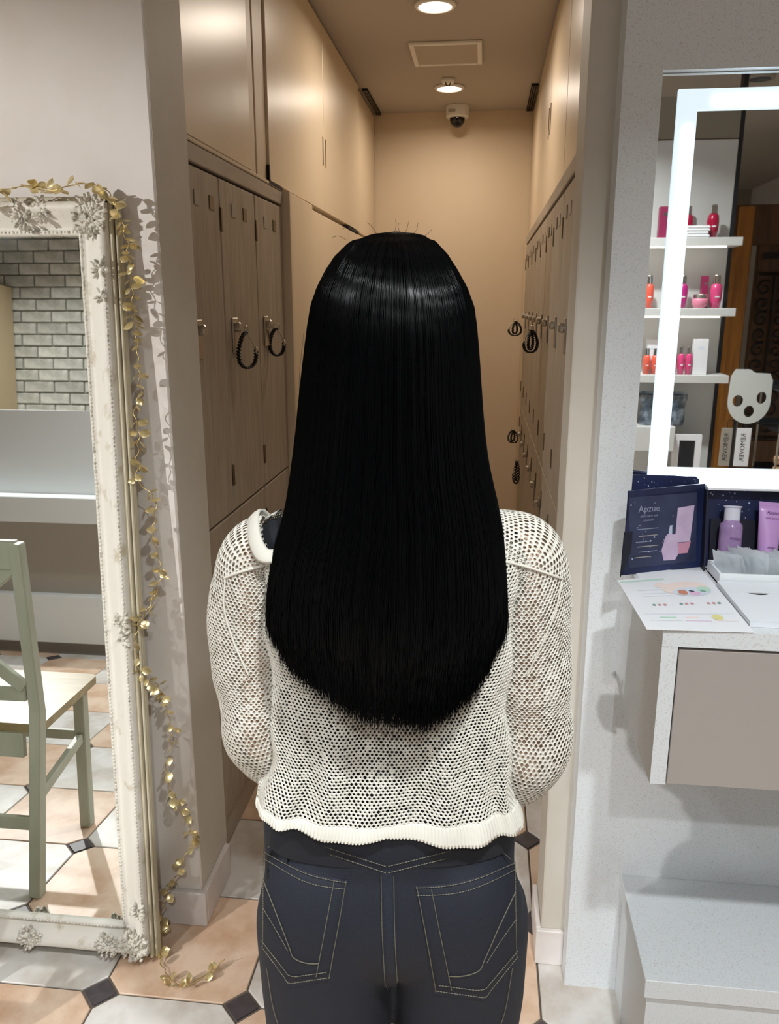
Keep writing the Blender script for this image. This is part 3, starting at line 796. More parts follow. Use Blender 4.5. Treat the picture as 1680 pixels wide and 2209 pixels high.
for k, w in enumerate((.083, .070, .059, .050, .040, .030)):
    u0 = .030 + .004 * math.sin(k * 2.1); L = .046 - .006 * (k % 3)
    flap_poly([(u0, w), (u0 + L, w), (u0 + L, w + .0014), (u0, w + .0014)], 'print_grey' if k % 2 == 0 else 'drawer_grey', 'printed_rule', .0006)
for k in range(34):
    u, w, s = random.uniform(.015, .125), random.uniform(.014, .095) if k < 24 else random.uniform(.01, .15), random.choice((.0006, .0008, .0011, .0018))
    flap_poly([(u - s, w), (u, w - s), (u + s, w), (u, w + s)], 'star_white', 'printed_star', .0007)
obj('side_tab', quadbox([A + (-.006, -.012, 0), A + (.012, .0, .045), A + (.012, .0, .085), A + (-.004, -.008, .085)], .002), 'navy_dark', t)
# tray of the box
C0 = np.array([.4245, 1.552, TZ]); C1 = np.array([.78, 1.560, TZ])
lean = np.array([0, .030, .150])
tray = obj('tray_back', quadbox([C0, C1, C1 + lean, C0 + lean], .006), 'navy_card', t)
obj('tray_lip', quadbox([C0 + lean + (0, -.030, .004), C1 + lean + (0, -.030, .004), C1 + lean + (0, .004, .006), C0 + lean + (0, .004, .006)], .004), 'white_card', t)
obj('tray_side', quadbox([C0 + (0, -.03, 0), C0, C0 + lean, C0 + lean + (0, -.030, 0)], .003), 'navy_dark', t)
tn = np.cross(C1 - C0, lean); tn /= np.linalg.norm(tn); tx = (C1 - C0) / np.linalg.norm(C1 - C0); tu = np.cross(tn, tx)
obj('tray_insert', quadbox([C0 + (.012, 0, 0) + tn * .008, C1 + tn * .008, C1 + tn * .008 + lean * .60, C0 + (.012, 0, 0) + tn * .008 + lean * .60], .007), 'navy_dark', t)
sh = []
for k in range(80):
    p = C0 + tx * random.uniform(.004, .33) + tu * random.uniform(.095, .15) + tn * .0004; s = random.choice((.0007, .0009, .0013, .002))
    sh.append((V([p - tx * s, p - tu * s, p + tx * s, p + tu * s]), [(0, 1, 2, 3)]))
obj('printed_star', cat(sh), 'star_white', tray)['kind'] = 'stuff'
# a second starry card behind, under the light band
t2 = thing('starry_card', 'navy card sprinkled with white stars behind the gift box flap', 'card', (.33, 1.595, TZ))
cd = quadbox([(.2925, 1.582, TZ), (.420, 1.594, TZ), (.420, 1.605, TZ + .165), (.2925, 1.596, TZ + .168)], .003)
cdo = obj('card', cd, 'navy_card', t2)
sh = []
for k in range(70):
    u, w = random.random(), random.random() ** .6; s = random.choice((.0006, .0009, .0013))
    p = V(cd[0])[0] * (1 - u) * (1 - w) + V(cd[0])[1] * u * (1 - w) + V(cd[0])[2] * u * w + V(cd[0])[3] * (1 - u) * w + np.array((0, -.0004, 0))
    sh.append((V([p + (-s, 0, 0), p + (0, 0, -s), p + (s, 0, 0), p + (0, 0, s)]), [(0, 1, 2, 3)]))
obj('printed_star', cat(sh), 'star_white', cdo)['kind'] = 'stuff'

def leanM(base, tilt, roll=0.0):
    return np.array(Matrix.Translation(base) @ Matrix.Rotation(-tilt, 4, 'X') @ Matrix.Rotation(roll, 4, 'Y'))
TILT = math.atan2(.030, .150)
base = C0 + tx * .040 + tn * .032 + np.array((0, 0, .004))
t = thing('lotion_bottle', 'lilac bottle with a white cap in the navy box', 'bottle', tuple(base))
M = leanM(base, TILT, R(2))
pr = [(.0, 0), (.0185, 0), (.0205, .003), (.0205, .074), (.0195, .081), (.0150, .085), (.0145, .088), (0, .088)]
obj('body', xf(lathe(pr, 28, cap=False), M), 'lilac_liquid', t, smooth=True)
obj('cap', xf(lathe([(.0, .086), (.0142, .086), (.0142, .111), (.0165, .1125), (.0165, .115), (0, .1155)], 28, cap=False), M), 'cap_white', t, smooth=False)
Mt = Matrix(M.tolist()) @ frameM((.003, -.0208, .055), (1, 0, 0), (0, 0, 1))
text('printed_name', 'Apzue', .008, Mt, 'tube_ink', t)
base = C0 + tx * .108 + tn * .030 + np.array((0, 0, .004))
t = thing('cream_tube', 'mauve squeeze tube with flat crimped top in the navy box', 'tube', tuple(base))
M = leanM(base, TILT, R(4))
v = []; f = []; seg = 24; rows = 9
for i in range(rows + 1):
    s = i / rows; z = .012 + .105 * s
    a_ = .0165 + .0075 * s; b_ = .0165 * (1 - s) ** .8 + .0012
    for k in range(seg):
        th_ = 2 * PI * k / seg; v.append((a_ * math.cos(th_), b_ * math.sin(th_), z))
for i in range(rows):
    for k in range(seg): f.append((i * seg + k, i * seg + (k + 1) % seg, (i + 1) * seg + (k + 1) % seg, (i + 1) * seg + k))
f.append(tuple(rows * seg + k for k in range(seg)))
obj('body', xf((V(v), f), M), 'lilac_tube', t, smooth=True)
obj('crimp', xf(box(-.0245, .0245, -.0014, .0014, .116, .123, .0006), M), 'lilac_tube', t)
obj('cap', xf(lathe([(.0, 0), (.0155, 0), (.0162, .002), (.0162, .0125), (0, .0125)], 24, cap=False), M), 'cap_white', t)
Mt = Matrix(M.tolist()) @ frameM((0.001, -.0062, .104), (1, 0, 0), (0, -.12, 1)); text('printed_name', 'Apzue', .009, Mt, 'tube_ink', t)
Mt = Matrix(M.tolist()) @ frameM((0.001, -.0092, .094), (1, 0, 0), (0, -.13, 1)); text('printed_line', 'moist face wash', .0042, Mt, 'tube_ink', t)
Mt = Matrix(M.tolist()) @ frameM((0.001, -.0168, .040), (1, 0, 0), (0, -.12, 1)); text('printed_line', 'wash', .007, Mt, 'tube_ink', t)

# clear holder packed with upright white sachets
t = thing('sachet_holder', 'white tray packed with upright translucent sachets', 'holder', (.56, 1.49, TZ))
obj('tray', cat([box(.428, .80, 1.440, 1.446, TZ, TZ + .022, .001), box(.428, .80, 1.519, 1.524, TZ, TZ + .022, .001), box(.428, .432, 1.446, 1.519, TZ, TZ + .022), box(.428, .80, 1.446, 1.519, TZ, TZ + .003)]), 'film_white', t)
for k in range(54):
    x = .452 + k * .0061
    L = random.uniform(.044, .060); w = .024
    M = np.array(Matrix.Translation((x, 1.482 + random.uniform(-.006, .006), TZ + .0035)) @ Matrix.Rotation(R(random.uniform(28, 48)), 4, 'Z') @ Matrix.Rotation(R(random.uniform(-26, -10)), 4, 'Y'))
    n = 5; sv = []; sf = []
    for a in range(n + 1):
        yy = -w + 2 * w * a / n
        for zz, bul in ((0, .0), (L * .5, .0016), (L * .9, .0004), (L + .003 * (a % 2), .0)):
            sv.append((bul + .0010 * math.sin(a * 2 + k), yy, zz))
    for a in range(n):
        for c in range(3): sf.append((a * 4 + c, a * 4 + c + 1, (a + 1) * 4 + c + 1, (a + 1) * 4 + c))
    sv2 = [(p[0] - .0014 - (p[0] * .6), p[1], p[2]) for p in sv]; off = len(sv)
    sf2 = [tuple(off + i for i in q[::-1]) for q in sf]
    obj('sachet', xf((V(sv), sf), M), 'film', t, smooth=True)

# white carton lid with a thumb notch
t = thing('white_carton', 'flat white paper carton with a dark thumb notch', 'carton', (.56, 1.33, TZ))
fy0, fy1, fx0, fx1, hz = 1.245, 1.434, .4225, .78, .010
def carton_top():
    n = 10; nx, ny, r = .4755, 1.378, .0165
    hole = [(nx + r * math.cos(a), ny + .0105 * math.sin(a) if False else ny - .009 * abs(math.sin(a))) for a in np.linspace(PI, 2 * PI, n)]
    outer = [(fx0, fy0), (fx1, fy0), (fx1, ny), (hole[-1][0], ny)]
    poly1 = [(fx0, fy0), (fx1, fy0), (fx1, ny)] + hole[::-1] + [(fx0, ny)]
    a_ = prism(poly1, TZ + hz - .0008, TZ + hz)
    b_ = box(fx0, fx1, ny + .0004, fy1, TZ + hz - .0008, TZ + hz + .0004)
    return cat([a_, b_])
obj('top', carton_top(), 'paper', t)
obj('sides', cat([box(fx0, fx1, fy0, fy0 + .001, TZ, TZ + hz - .001), box(fx0, fx1, fy1 - .001, fy1, TZ, TZ + hz - .001), box(fx0, fx0 + .001, fy0 + .001, fy1 - .001, TZ, TZ + hz - .001), box(fx1 - .001, fx1, fy0 + .001, fy1 - .001, TZ, TZ + hz - .001)]), 'paper', t)
obj('inside', box(.45, .50, 1.36, 1.40, TZ, TZ + .001), 'navy_dark', t)
# papers
t = thing('plain_leaflet', 'blank white leaflet lying under the printed one beside the gift box', 'leaflet', (.35, 1.46, TZ))
obj('sheet', quadbox([(.293, 1.36, TZ + .0009), (.4205, 1.36, TZ + .0009), (.4185, 1.522, TZ + .0009), (.2925, 1.516, TZ + .0009)], .0008), 'paper', t)
t = thing('printed_leaflet', 'printed leaflet with colourful motifs overhanging the worktop corner', 'leaflet', (.34, 1.33, TZ))
LQ = V([(.2600, 1.2125, TZ + .0022), (.4215, 1.218, TZ + .0022), (.4205, 1.492, TZ + .0022), (.2500, 1.440, TZ + .0032)])
LQ[2] = (.4195, 1.500, TZ + .0022)
sheet = obj('sheet', quadbox(LQ, .0009), 'paper_print', t)
def onleaf(u, w): # u across, w away from the front edge
    return LQ[0] * (1 - u) * (1 - w) + LQ[1] * u * (1 - w) + LQ[2] * u * w + LQ[3] * (1 - u) * w + np.array((0, 0, .0003))
def leaf_blob(u, w, ru, rw, m, rot=0.0, pinch=0.0, nm='printed_motif', lift=0.0):
    n = 14; v = []
    for a in np.linspace(0, 2 * PI, n, endpoint=False):
        du, dw = ru * math.cos(a) * (1 - pinch * abs(math.sin(a))), rw * math.sin(a)
        v.append(onleaf(u + du * math.cos(rot) - dw * math.sin(rot), w + du * math.sin(rot) + dw * math.cos(rot)) + np.array((0, 0, lift)))
    return obj(nm, (V(v), [tuple(range(n))]), m, sheet)
leaf_blob(.66, .74, .26, .13, 'print_blush', lift=.0000); leaf_blob(.70, .67, .21, .085, 'print_blue', lift=.0001); leaf_blob(.42, .82, .07, .05, 'print_blush', lift=.0001)
leaf_blob(.84, .70, .075, .055, 'print_mint', lift=.0002); leaf_blob(.60, .66, .055, .055, 'print_coral', .7, .3, lift=.0002); leaf_blob(.72, .63, .065, .035, 'print_pink', lift=.0002)
leaf_blob(.82, .67, .035, .022, 'print_green', -.6, .3, lift=.0003); leaf_blob(.70, .675, .03, .015, 'print_slate', -.3, lift=.0003)
for u0 in (.22, .50, .78):
    for k in range(3):
        leaf_blob(u0 + k * .055, .44 + .01 * (u0 > .3), .018, .018, ('print_green', 'print_red', 'print_red')[(k + (u0 > .6)) % 3], lift=.0002)
def leaf_rule(u0, u1, w, hgt, m): obj('printed_rule', (V([onleaf(u0, w), onleaf(u1, w), onleaf(u1, w + hgt), onleaf(u0, w + hgt)]), [(0, 1, 2, 3)]), m, sheet)
leaf_rule(.08, .40, .155, .008, 'print_mint'); leaf_rule(.43, .68, .15, .008, 'print_pink'); leaf_rule(.71, .94, .155, .006, 'print_blush'); leaf_rule(.05, .95, .27, .005, 'print_blue')
leaf_blob(.76, .215, .055, .045, 'print_yellow', lift=.0002); leaf_rule(.20, .36, .20, .022, 'print_mint'); leaf_rule(.45, .58, .20, .02, 'print_blush')
leaf_rule(.14, .46, .73, .018, 'print_blue'); leaf_rule(.16, .44, .66, .008, 'print_blue'); leaf_rule(.16, .46, .61, .008, 'print_blue'); leaf_rule(.02, .50, .93, .03, 'print_mint')

# ------------------------------------------------------------------ what the lighted mirror shows: product shelves and wooden doors
SY = -.84
t = thing('display_shelving', 'white product shelving reflected in the lighted mirror', 'shelving', (.85, SY, 0))
obj('back_panel', box(.52, 1.092, SY - .03, SY, .62, 2.24, .002), 'shelf_white', t)
obj('edge_post', box(1.0925, 1.112, SY - .06, SY - .005, 0, CEIL - .002), 'charcoal', t)
obj('header_beam', box(.4, 1.0922, SY - .10, SY - .004, 2.245, 2.42), 'ceiling_tan', t)
obj('base_cabinet', box(.52, 1.080, SY - .05, SY + .12, 0, .6145, .003), 'shelf_white', t)
for z in (1.815, 1.511, 1.212):
    s = obj('shelf', box(.50, 1.112, SY + .0005, SY + .15, z - .036, z, .002), 'shelf_white', t)
    if z > 1.3: obj('light_strip', box(.56, 1.05, SY + .118, SY + .130, z - .041, z - .0362), 'led_strip', s)
obj('ledge', box(.52, .895, SY + .0005, SY + .15, .855, .972, .003), 'shelf_white', t)
def cosm_bottle(x, y, z, hgt, r, m, label, grp, cap='silver_cap'):
    t = thing('cosmetic_bottle', label, 'bottle', (x, y, z), grp)
    obj('body', lathe([(0, 0), (r * .72, 0), (r * .95, hgt * .25), (r, hgt * .5), (r * .88, hgt * .68), (r * .45, hgt * .76), (0, hgt * .76)], 18, (x, y, z), cap=False), m, t, smooth=True)
    obj('cap', lathe([(0, hgt * .74), (r * .62, hgt * .74), (r * .58, hgt * .97), (r * .5, hgt), (0, hgt)], 18, (x, y, z), cap=False), cap, t, smooth=False)
    obj('printed_label', box(x - r * .35, x + r * .35, y + r * .93, y + r * 1.01, z + hgt * .32, z + hgt * .36), 'white_card', t)
    return t
def carton(x0, x1, y0, y1, z, hgt, m, label, grp=None, stripe='silver_cap'):
    t = thing('carton', label, 'box', ((x0 + x1) / 2, (y0 + y1) / 2, z), grp)
    obj('box_body', box(x0, x1, y0, y1, z, z + hgt, .001), m, t)
    obj('printed_label', box(x0 + .3 * (x1 - x0), x1 - .3 * (x1 - x0), y1 - .0002, y1 + .0006, z + hgt * .72, z + hgt * .80), stripe, t)
    return t
y0 = SY + .085
carton(.757, .806, y0 - .02, y0 + .02, 1.8155, .135, 'maroon_card', 'tall maroon carton at the end of top product shelf')
cosm_bottle(.893, y0 - .035, 1.8155, .140, .022, 'red_gloss', 'red bottle behind the white towels on top shelf', 'red bottles')
cosm_bottle(.990, y0 + .01, 1.8155, .140, .026, 'red_gloss', 'red bottle at the open end of top shelf', 'red bottles')
for k in range(4):
    tw = obj('folded_towel', None or cat([box(.868 + .004 * (k % 2), .972 - .006 * (k % 3 == 1), y0 - .002, y0 + .058, 1.8155 + k * .0125, 1.8155 + k * .0125 + .0122, .005)]), 'towel')
    tag(tw, ('lowest', 'second lowest', 'second highest', 'topmost')[k] + ' folded white towel on the top product shelf', 'towel', 'folded white towels')
cosm_bottle(.739, y0, 1.5115, .145, .021, 'salmon_gloss', 'orange red bottle at the inner end of middle shelf', 'middle shelf bottles')
cosm_bottle(.888, y0, 1.5115, .145, .022, 'magenta_gloss', 'magenta bottle left of the pink jar on middle shelf', 'middle shelf bottles')
cosm_bottle(1.032, y0 + .01, 1.5115, .145, .027, 'pink_gloss', 'pink bottle at the open end of middle shelf', 'middle shelf bottles')
carton(.975, 1.003, y0 - .05, y0 - .015, 1.5115, .142, 'maroon_card', 'narrow maroon carton behind the pink jar on middle shelf')
t = thing('cream_jar', 'squat pink jar with silver lid on middle shelf', 'jar', (.963, y0 + .02, 1.5115))
obj('body', lathe([(0, 0), (.024, 0), (.034, .014), (.036, .03), (.033, .042), (0, .042)], 22, (.963, y0 + .02, 1.5115), cap=False), 'pink_jar', t, smooth=True)
obj('lid', lathe([(0, .0425), (.033, .0425), (.033, .058), (.03, .061), (0, .061)], 22, (.963, y0 + .02, 1.5115), cap=False), 'silver_cap', t)
carton(.752, .800, y0 - .05, y0 - .012, 1.2125, .155, 'white_card', 'white carton behind the orange bottles on lower shelf', None, 'print_blue')
carton(.955, 1.020, y0 - .02, y0 + .02, 1.2125, .160, 'white_card', 'white carton beside three pink bottles on lower shelf', None, 'print_blue')
for x, lb in ((.748, 'inner small orange bottle on lower shelf'), (.786, 'outer small orange bottle on lower shelf')):
    cosm_bottle(x, y0 + .02, 1.2125, .118, .018, 'salmon_gloss', lb, 'lower shelf bottles')
for x, lb in ((.868, 'first of three small pink bottles on lower shelf'), (.903, 'middle of three small pink bottles on lower shelf'), (.937, 'last of three small pink bottles beside white carton')):
    cosm_bottle(x, y0 + .02, 1.2125, .128, .0165, 'pink_gloss', lb, 'lower shelf bottles')
for x, lb in ((.775, 'silver foil pouch at the inner side of white ledge'), (.905, 'silver foil pouch at the outer side of white ledge')):
    t = thing('foil_pouch', lb, 'pouch', (x, y0, .9725), 'foil pouches')
    v = []; f = []
    for i in range(7):
        s = i / 6; wd = .036 + .008 * s + .004 * math.sin(s * 9); dp = .020 * (1 - s) + .0015
        for a in np.linspace(0, 2 * PI, 12, endpoint=False): v.append((x + wd * math.cos(a), y0 + dp * math.sin(a), .9725 + .145 * s + .006 * s * math.cos(a * 2)))
    for i in range(6):
        for a in range(12): f.append((i * 12 + a, i * 12 + (a + 1) % 12, (i + 1) * 12 + (a + 1) % 12, (i + 1) * 12 + a))
    f += [tuple(range(12))[::-1], tuple(range(72, 84))]
    obj('pouch_body', (V(v), f), 'foil', t, smooth=True)
    obj('seal', box(x - .040, x + .040, y0 - .001, y0 + .001, .9725 + .146, .9725 + .158), 'foil', t)
t = thing('picture_frame', 'white frame with dark panel standing below the white ledge', 'frame', (.98, SY + .1, .6155))
obj('border', ring(.90, 1.03, .6155, .93, .028, SY + .085, SY + .105), 'white_card', t)
obj('panel', box(.928, 1.002, SY + .088, SY + .098, .643, .902), 'charcoal', t)

# palette board with three holes and two hanging name strips
t = thing('palette_board', 'white palette shaped board with three round holes', 'board', (1.18, SY + .12, 0))
pc = (1.209, 1.118); poly = []
for a in np.linspace(PI, 2 * PI, 16): poly.append((pc[0] + .094 * math.cos(a), pc[1] - .022 + .103 * math.sin(a)))
poly += [(pc[0] + .094, pc[1] + .075), (pc[0] + .080, pc[1] + .105), (pc[0] + .015, pc[1] + .108), (pc[0] - .01, pc[1] + .124), (pc[0] - .072, pc[1] + .124), (pc[0] - .090, pc[1] + .09)]
import bmesh
bm = bmesh.new()
holes = [(pc[0] - .050, pc[1] - .020, .024, .027), (pc[0] + .004, pc[1] - .068, .023, .027), (pc[0] + .053, pc[1] - .005, .022, .028)]
def loop(pts):
    vs = [bm.verts.new((x, 0, z)) for x, z in pts]
    return [bm.edges.new((vs[i], vs[(i + 1) % len(vs)])) for i in range(len(vs))]
ed = loop(poly)
for hx, hz_, ra, rb in holes: ed += loop([(hx + ra * math.cos(a), hz_ + rb * math.sin(a)) for a in np.linspace(0, 2 * PI, 18, endpoint=False)])
bmesh.ops.triangle_fill(bm, use_beauty=True, use_dissolve=False, edges=ed)
rf = bmesh.ops.extrude_face_region(bm, geom=bm.faces[:])
bmesh.ops.translate(bm, vec=(0, .006, 0), verts=[q for q in rf['geom'] if isinstance(q, bmesh.types.BMVert)])
bmesh.ops.recalc_face_normals(bm, faces=bm.faces[:])
bm.verts.index_update()
pv = [tuple(q.co) for q in bm.verts]; pf = [tuple(q.index for q in fc.verts) for fc in bm.faces]; bm.free()
obj('board', (V(pv) + np.array((0, SY + .15, 0)), pf), 'acrylic_white', t)
obj('post', box(1.158, 1.166, SY + .130, SY + .144, .0, 1.05), 'charcoal', t)
obj('foot', box(1.14, 1.255, SY + .09, SY + .19, 0, .02, .003), 'charcoal', t)
for x, w, lb, m in ((1.203, .033, 'white name strip with vertical lettering below the palette board', 'white_card'), (1.127, .025, 'grey name strip hanging beside the white lettered strip', 'vent_slat')):
    t = thing('name_strip', lb, 'sign', (x, SY + .15, .79))
    obj('strip', box(x - w, x + w, SY + .1475, SY + .152, .792, .972, .001), m, t)
    obj('hanger', tube([(x, SY + .149, .972), (x, SY + .149, 1.005), (1.184, SY + .149, 1.012)], .002, 5), 'charcoal', t)
    M_ = frameM((x, SY + .1525, .882), (0, 0, -1), (-1, 0, 0))
    text('lettering', 'REMOVER', .030, M_, 'ink', t)

# wooden doors with iron scrollwork
t = thing('scrollwork_doors', 'dark wooden doors with black iron scrollwork seen in lighted mirror', 'door', (2.0, -2.65, 0))
WY = -2.6
obj('door_panel', box(1.76, 2.58, WY - .06, WY, 0, 2.14, .004), 'walnut', t)
obj('painted_lit_post', box(1.60, 1.70, WY - .05, WY + .05, 0, 2.14, .006), 'oak_painted_light', t)  # wooden post, its warm lighting painted in as orange
obj('top_frame', box(1.52, 2.58, WY - .05, WY + .03, 1.90, 2.15, .006), 'walnut', t)
obj('slot', box(1.78, 2.5, WY + .0305, WY + .033, 1.815, 1.855), 'shadow_gap', t)
obj('middle_rail', box(1.70, 2.58, WY, WY + .02, .42, .62, .004), 'walnut', t)
def spiral(cx_, cz_, r0, r1, a0, turns, n=26):
    return [(cx_ + (r0 + (r1 - r0) * k / (n - 1)) * math.cos(a0 + turns * 2 * PI * k / (n - 1)), WY + .028, cz_ + (r0 + (r1 - r0) * k / (n - 1)) * math.sin(a0 + turns * 2 * PI * k / (n - 1))) for k in range(n)]
for z in (.78, .98, 1.18, 1.38, 1.58):
    for x in (1.87, 2.19):
        for sg in (-1, 1):
            for up_ in (-1, 1):
                pts = [(x + sg * (p[0]), p[1], z + up_ * p[2]) for p in spiral(.058, .05, .012, .052, 1.2, 1.15)]
                obj('scroll', tube(pts, .0075, 6), 'iron', t, smooth=True)
for x in (1.87, 2.03, 2.19, 2.35):
    obj('iron_bar', tube([(x, WY + .028, .64), (x, WY + .028, 1.72)], .009, 6), 'iron', t)
for z in (.64, 1.72):
    obj('iron_bar', tube([(1.77, WY + .028, z), (2.5, WY + .028, z)], .009, 6), 'iron', t)

# wire rack with rolled cloths
t = thing('wire_rack', 'wire rack with trays beside the palette board', 'rack', (1.46, -.72, 0))
for x in (1.315, 1.62):
    for y in (-.86, -.56):
        obj('post', tube([(x, y, 0), (x, y, 1.17)], .005, 6), 'steel', t)
for z in (.30, .755, .97, 1.15):
    obj('tray', cat([box(1.31, 1.625, -.865, -.555, z, z + .006), box(1.31, 1.625, -.557, -.553, z, z + .03), box(1.31, 1.625, -.867, -.863, z, z + .03)]), 'charcoal', t)
for k, z in enumerate((.7645, .8125)):
    rc = thing('rolled_cloth', ('lower', 'upper')[k] + ' tan rolled cloth on the wire rack', 'cloth', (1.46, -.62, z), 'rolled cloths on the wire rack')
    obj('roll', tube([(1.33, -.62, z + .024), (1.40, -.62, z + .026), (1.52, -.62, z + .026), (1.60, -.62, z + .024)], [.02, .0235, .0235, .02], 14), 'rolled_cloth', rc, smooth=True)
    obj('fold', tube([(1.33, -.597, z + .036), (1.60, -.597, z + .036)], .004, 6), 'rolled_cloth', rc, smooth=True)
# lit sign and dark ceiling spot above the shelves
t = thing('ceiling_sign', 'glowing white sign strip with violet end near the ceiling in lighted mirror', 'sign', (.78, -.18, 2.352))
obj('panel', box(.702, .862, -.195, -.18, 2.353, 2.44), 'glow_sign', t)
obj('end_cap', box(.8625, .888, -.195, -.18, 2.353, 2.44), 'violet_edge', t)
obj('end_cap', box(.678, .7015, -.195, -.18, 2.353, 2.44), 'counter_kick', t)
for x in (.70, .865): obj('rod', tube([(x, -.1875, 2.44), (x, -.1875, CEIL - .001)], .003, 6), 'steel', t)
t = thing('unlit_downlight', 'unlit grey ceiling downlight above the product shelves', 'lamp', (1.33, -1.45, CEIL - .02))
obj('trim_ring', lathe([(.05, .0), (.068, .0), (.072, .006), (.072, .018)], 28, (1.33, -1.45, CEIL - .0185), cap=False), 'vent_slat', t, smooth=True)
obj('lens', lathe([(0, .004), (.05, .002)], 28, (1.33, -1.45, CEIL - .0185), cap=False), 'foil', t, smooth=True)

# ------------------------------------------------------------------ the person
PR = bpy.data.objects.new('person', None); PR.empty_display_size = .1
PR.location = (-math.sin(YAW) * .91, math.cos(YAW) * .91, 0); PR.rotation_euler = (0, 0, YAW)
link(PR)
tag(PR, 'person with long straight black hair seen from behind in cream open-knit sweater and dark jeans', 'person')
def capsule(p0, p1, r0, r1, seg=14):
    p0, p1 = V(p0)[0], V(p1)[0]; dd = p1 - p0; L = np.linalg.norm(dd); z = dd / (L + 1e-9)
    prof = [(r0 * math.sin(a), -r0 * math.cos(a)) for a in np.linspace(.02, PI / 2, 6)] + [(r1 * math.cos(a), L + r1 * math.sin(a)) for a in np.linspace(0, PI / 2 - .02, 6)]
    M = np.eye(4); q = Vector(z).to_track_quat('Z', 'Y').to_matrix(); M[:3, :3] = np.array(q); M[:3, 3] = p0
    return xf(lathe(prof, seg), M)
def ellip(c, r, seg=20, rings=12):
    prof = [(math.sin(a), -math.cos(a)) for a in np.linspace(.05, PI - .05, rings)]
    v, f = lathe(prof, seg); return V(v) * np.array(r) + np.array(c), f
def remeshed(name, shape, m, voxel, smooth_it=6):
    o = obj(name, shape, m, PR, local=True)
    r = o.modifiers.new('remesh', 'REMESH'); r.mode = 'VOXEL'; r.voxel_size = voxel; r.use_smooth_shade = True
    if smooth_it:
        sm = o.modifiers.new('smooth', 'SMOOTH'); sm.iterations = smooth_it; sm.factor = .5
    return o
def ev_mesh(o):
    dg = bpy.context.evaluated_depsgraph_get()
    me = bpy.data.meshes.new_from_object(o.evaluated_get(dg)); return me
def bake(o):
    me = ev_mesh(o); o.modifiers.clear(); old = o.data; o.data = me; me.name = o.name; bpy.data.meshes.remove(old)
    me.polygons.foreach_set('use_smooth', [True] * len(me.polygons)); return o

# ---- body: one continuous skin
armL = dict(sh=(-.144, .012, 1.238), el=(-.157, .032, .990), wr=(-.050, .178, .948))
armR = dict(sh=(.146, .012, 1.238), el=(.167, .032, .960), wr=(.055, .180, .938))
B = [ellip((.003, .012, 1.500), (.069, .087, .090)), ellip((.003, .035, 1.455), (.054, .066, .066)),              # skull, jaw
     capsule((.002, -.008, 1.44), (.0, -.012, 1.27), .046, .052),                                                   # neck
     ellip((.003, .102, 1.478), (.010, .014, .020)), ellip((.003, .106, 1.468), (.014, .010, .008)),                # nose
     ellip((.003, .090, 1.437), (.024, .012, .012)), ellip((.003, .082, 1.408), (.022, .018, .014)),                # mouth, chin
     ellip((-.071, .006, 1.485), (.008, .016, .027)), ellip((.077, .006, 1.485), (.008, .016, .027)),               # ears
     ellip((0, .016, 1.20), (.125, .066, .10)), ellip((0, .022, 1.07), (.115, .062, .13)), ellip((0, .022, .93), (.125, .058, .12)),
     capsule((-.10, .002, 1.248), (.10, .002, 1.248), .036, .036),
     ellip((-.058, .058, 1.17), (.048, .042, .05)), ellip((.058, .058, 1.17), (.048, .042, .05)),
     ellip((0, .012, .80), (.13, .055, .11))]
for a in (armL, armR):
    B += [capsule(a['sh'], a['el'], .036, .032), capsule(a['el'], a['wr'], .030, .022)]
for sx in (-1, 1):
    B += [capsule((sx * .085, .012, .76), (sx * .088, .018, .46), .066, .050), capsule((sx * .088, .018, .46), (sx * .088, -.002, .09), .050, .034),
          capsule((sx * .088, -.01, .045), (sx * .095, .15, .030), .034, .028)]
# clasped hands in front of the waist: palm, four unequal fingers with a bend, thumb leaving the side of the palm
def hand(w, sgn):
    w = np.array(w); out = []
    pal = w + np.array((-sgn * .045, .030, -.012))
    out += [capsule(w, pal, .024, .027), capsule(w + np.array((-sgn * .015, .012, .012)), pal + np.array((0, .006, .018)), .017, .017), capsule(w + np.array((-sgn * .015, .012, -.022)), pal + np.array((0, .006, -.018)), .017, .016)]
    for k, (dz, L) in enumerate(((.026, .066), (.009, .074), (-.008, .069), (-.025, .053))):
        a = pal + np.array((-sgn * .006, .012, dz)); b = a + np.array((-sgn * .8, .32, -.10)) * L * .45; c = b + np.array((-sgn * .75, -.55, -.05)) * L * .34; e = c + np.array((-sgn * .2, -.95, 0)) * L * .26
        out += [capsule(a, b, .0092, .0088, 8), capsule(b, c, .0088, .0082, 8), capsule(c, e, .0082, .0074, 8)]
    a = w + np.array((-sgn * .014, .016, .022)); b = a + np.array((-sgn * .022, .018, .026)); c = b + np.array((-sgn * .026, .012, .010))
    out += [capsule(a, b, .0125, .0105, 8), capsule(b, c, .0105, .0085, 8)]
    return out
B += hand(armL['wr'], -1) + hand(np.array(armR['wr']) + (0, .045, .004), 1) + [capsule(armR['wr'], np.array(armR['wr']) + (0, .045, .004), .024, .024)]
body = bake(remeshed('body', cat(B), 'skin', .0055, 5))
for sx in (-1, 1):
    e = obj('eye', ellip((.003 + sx * .030, .0855, 1.500), (.013, .008, .0075), 16, 10), 'eye_white', body, True, True)
    obj('iris', ellip((.003 + sx * .030, .0925, 1.500), (.0058, .0022, .0058), 14, 8), 'iris', e, True, True)
    obj('eyebrow', tube([(.003 + sx * .014, .098, 1.516), (.003 + sx * .030, .095, 1.521), (.003 + sx * .046, .083, 1.516)], [.0022, .0026, .0012], 6), 'hair_base', body, True, True)
obj('lips', ellip((.003, .0995, 1.438), (.019, .006, .0065), 16, 8), 'lips', body, True, True)

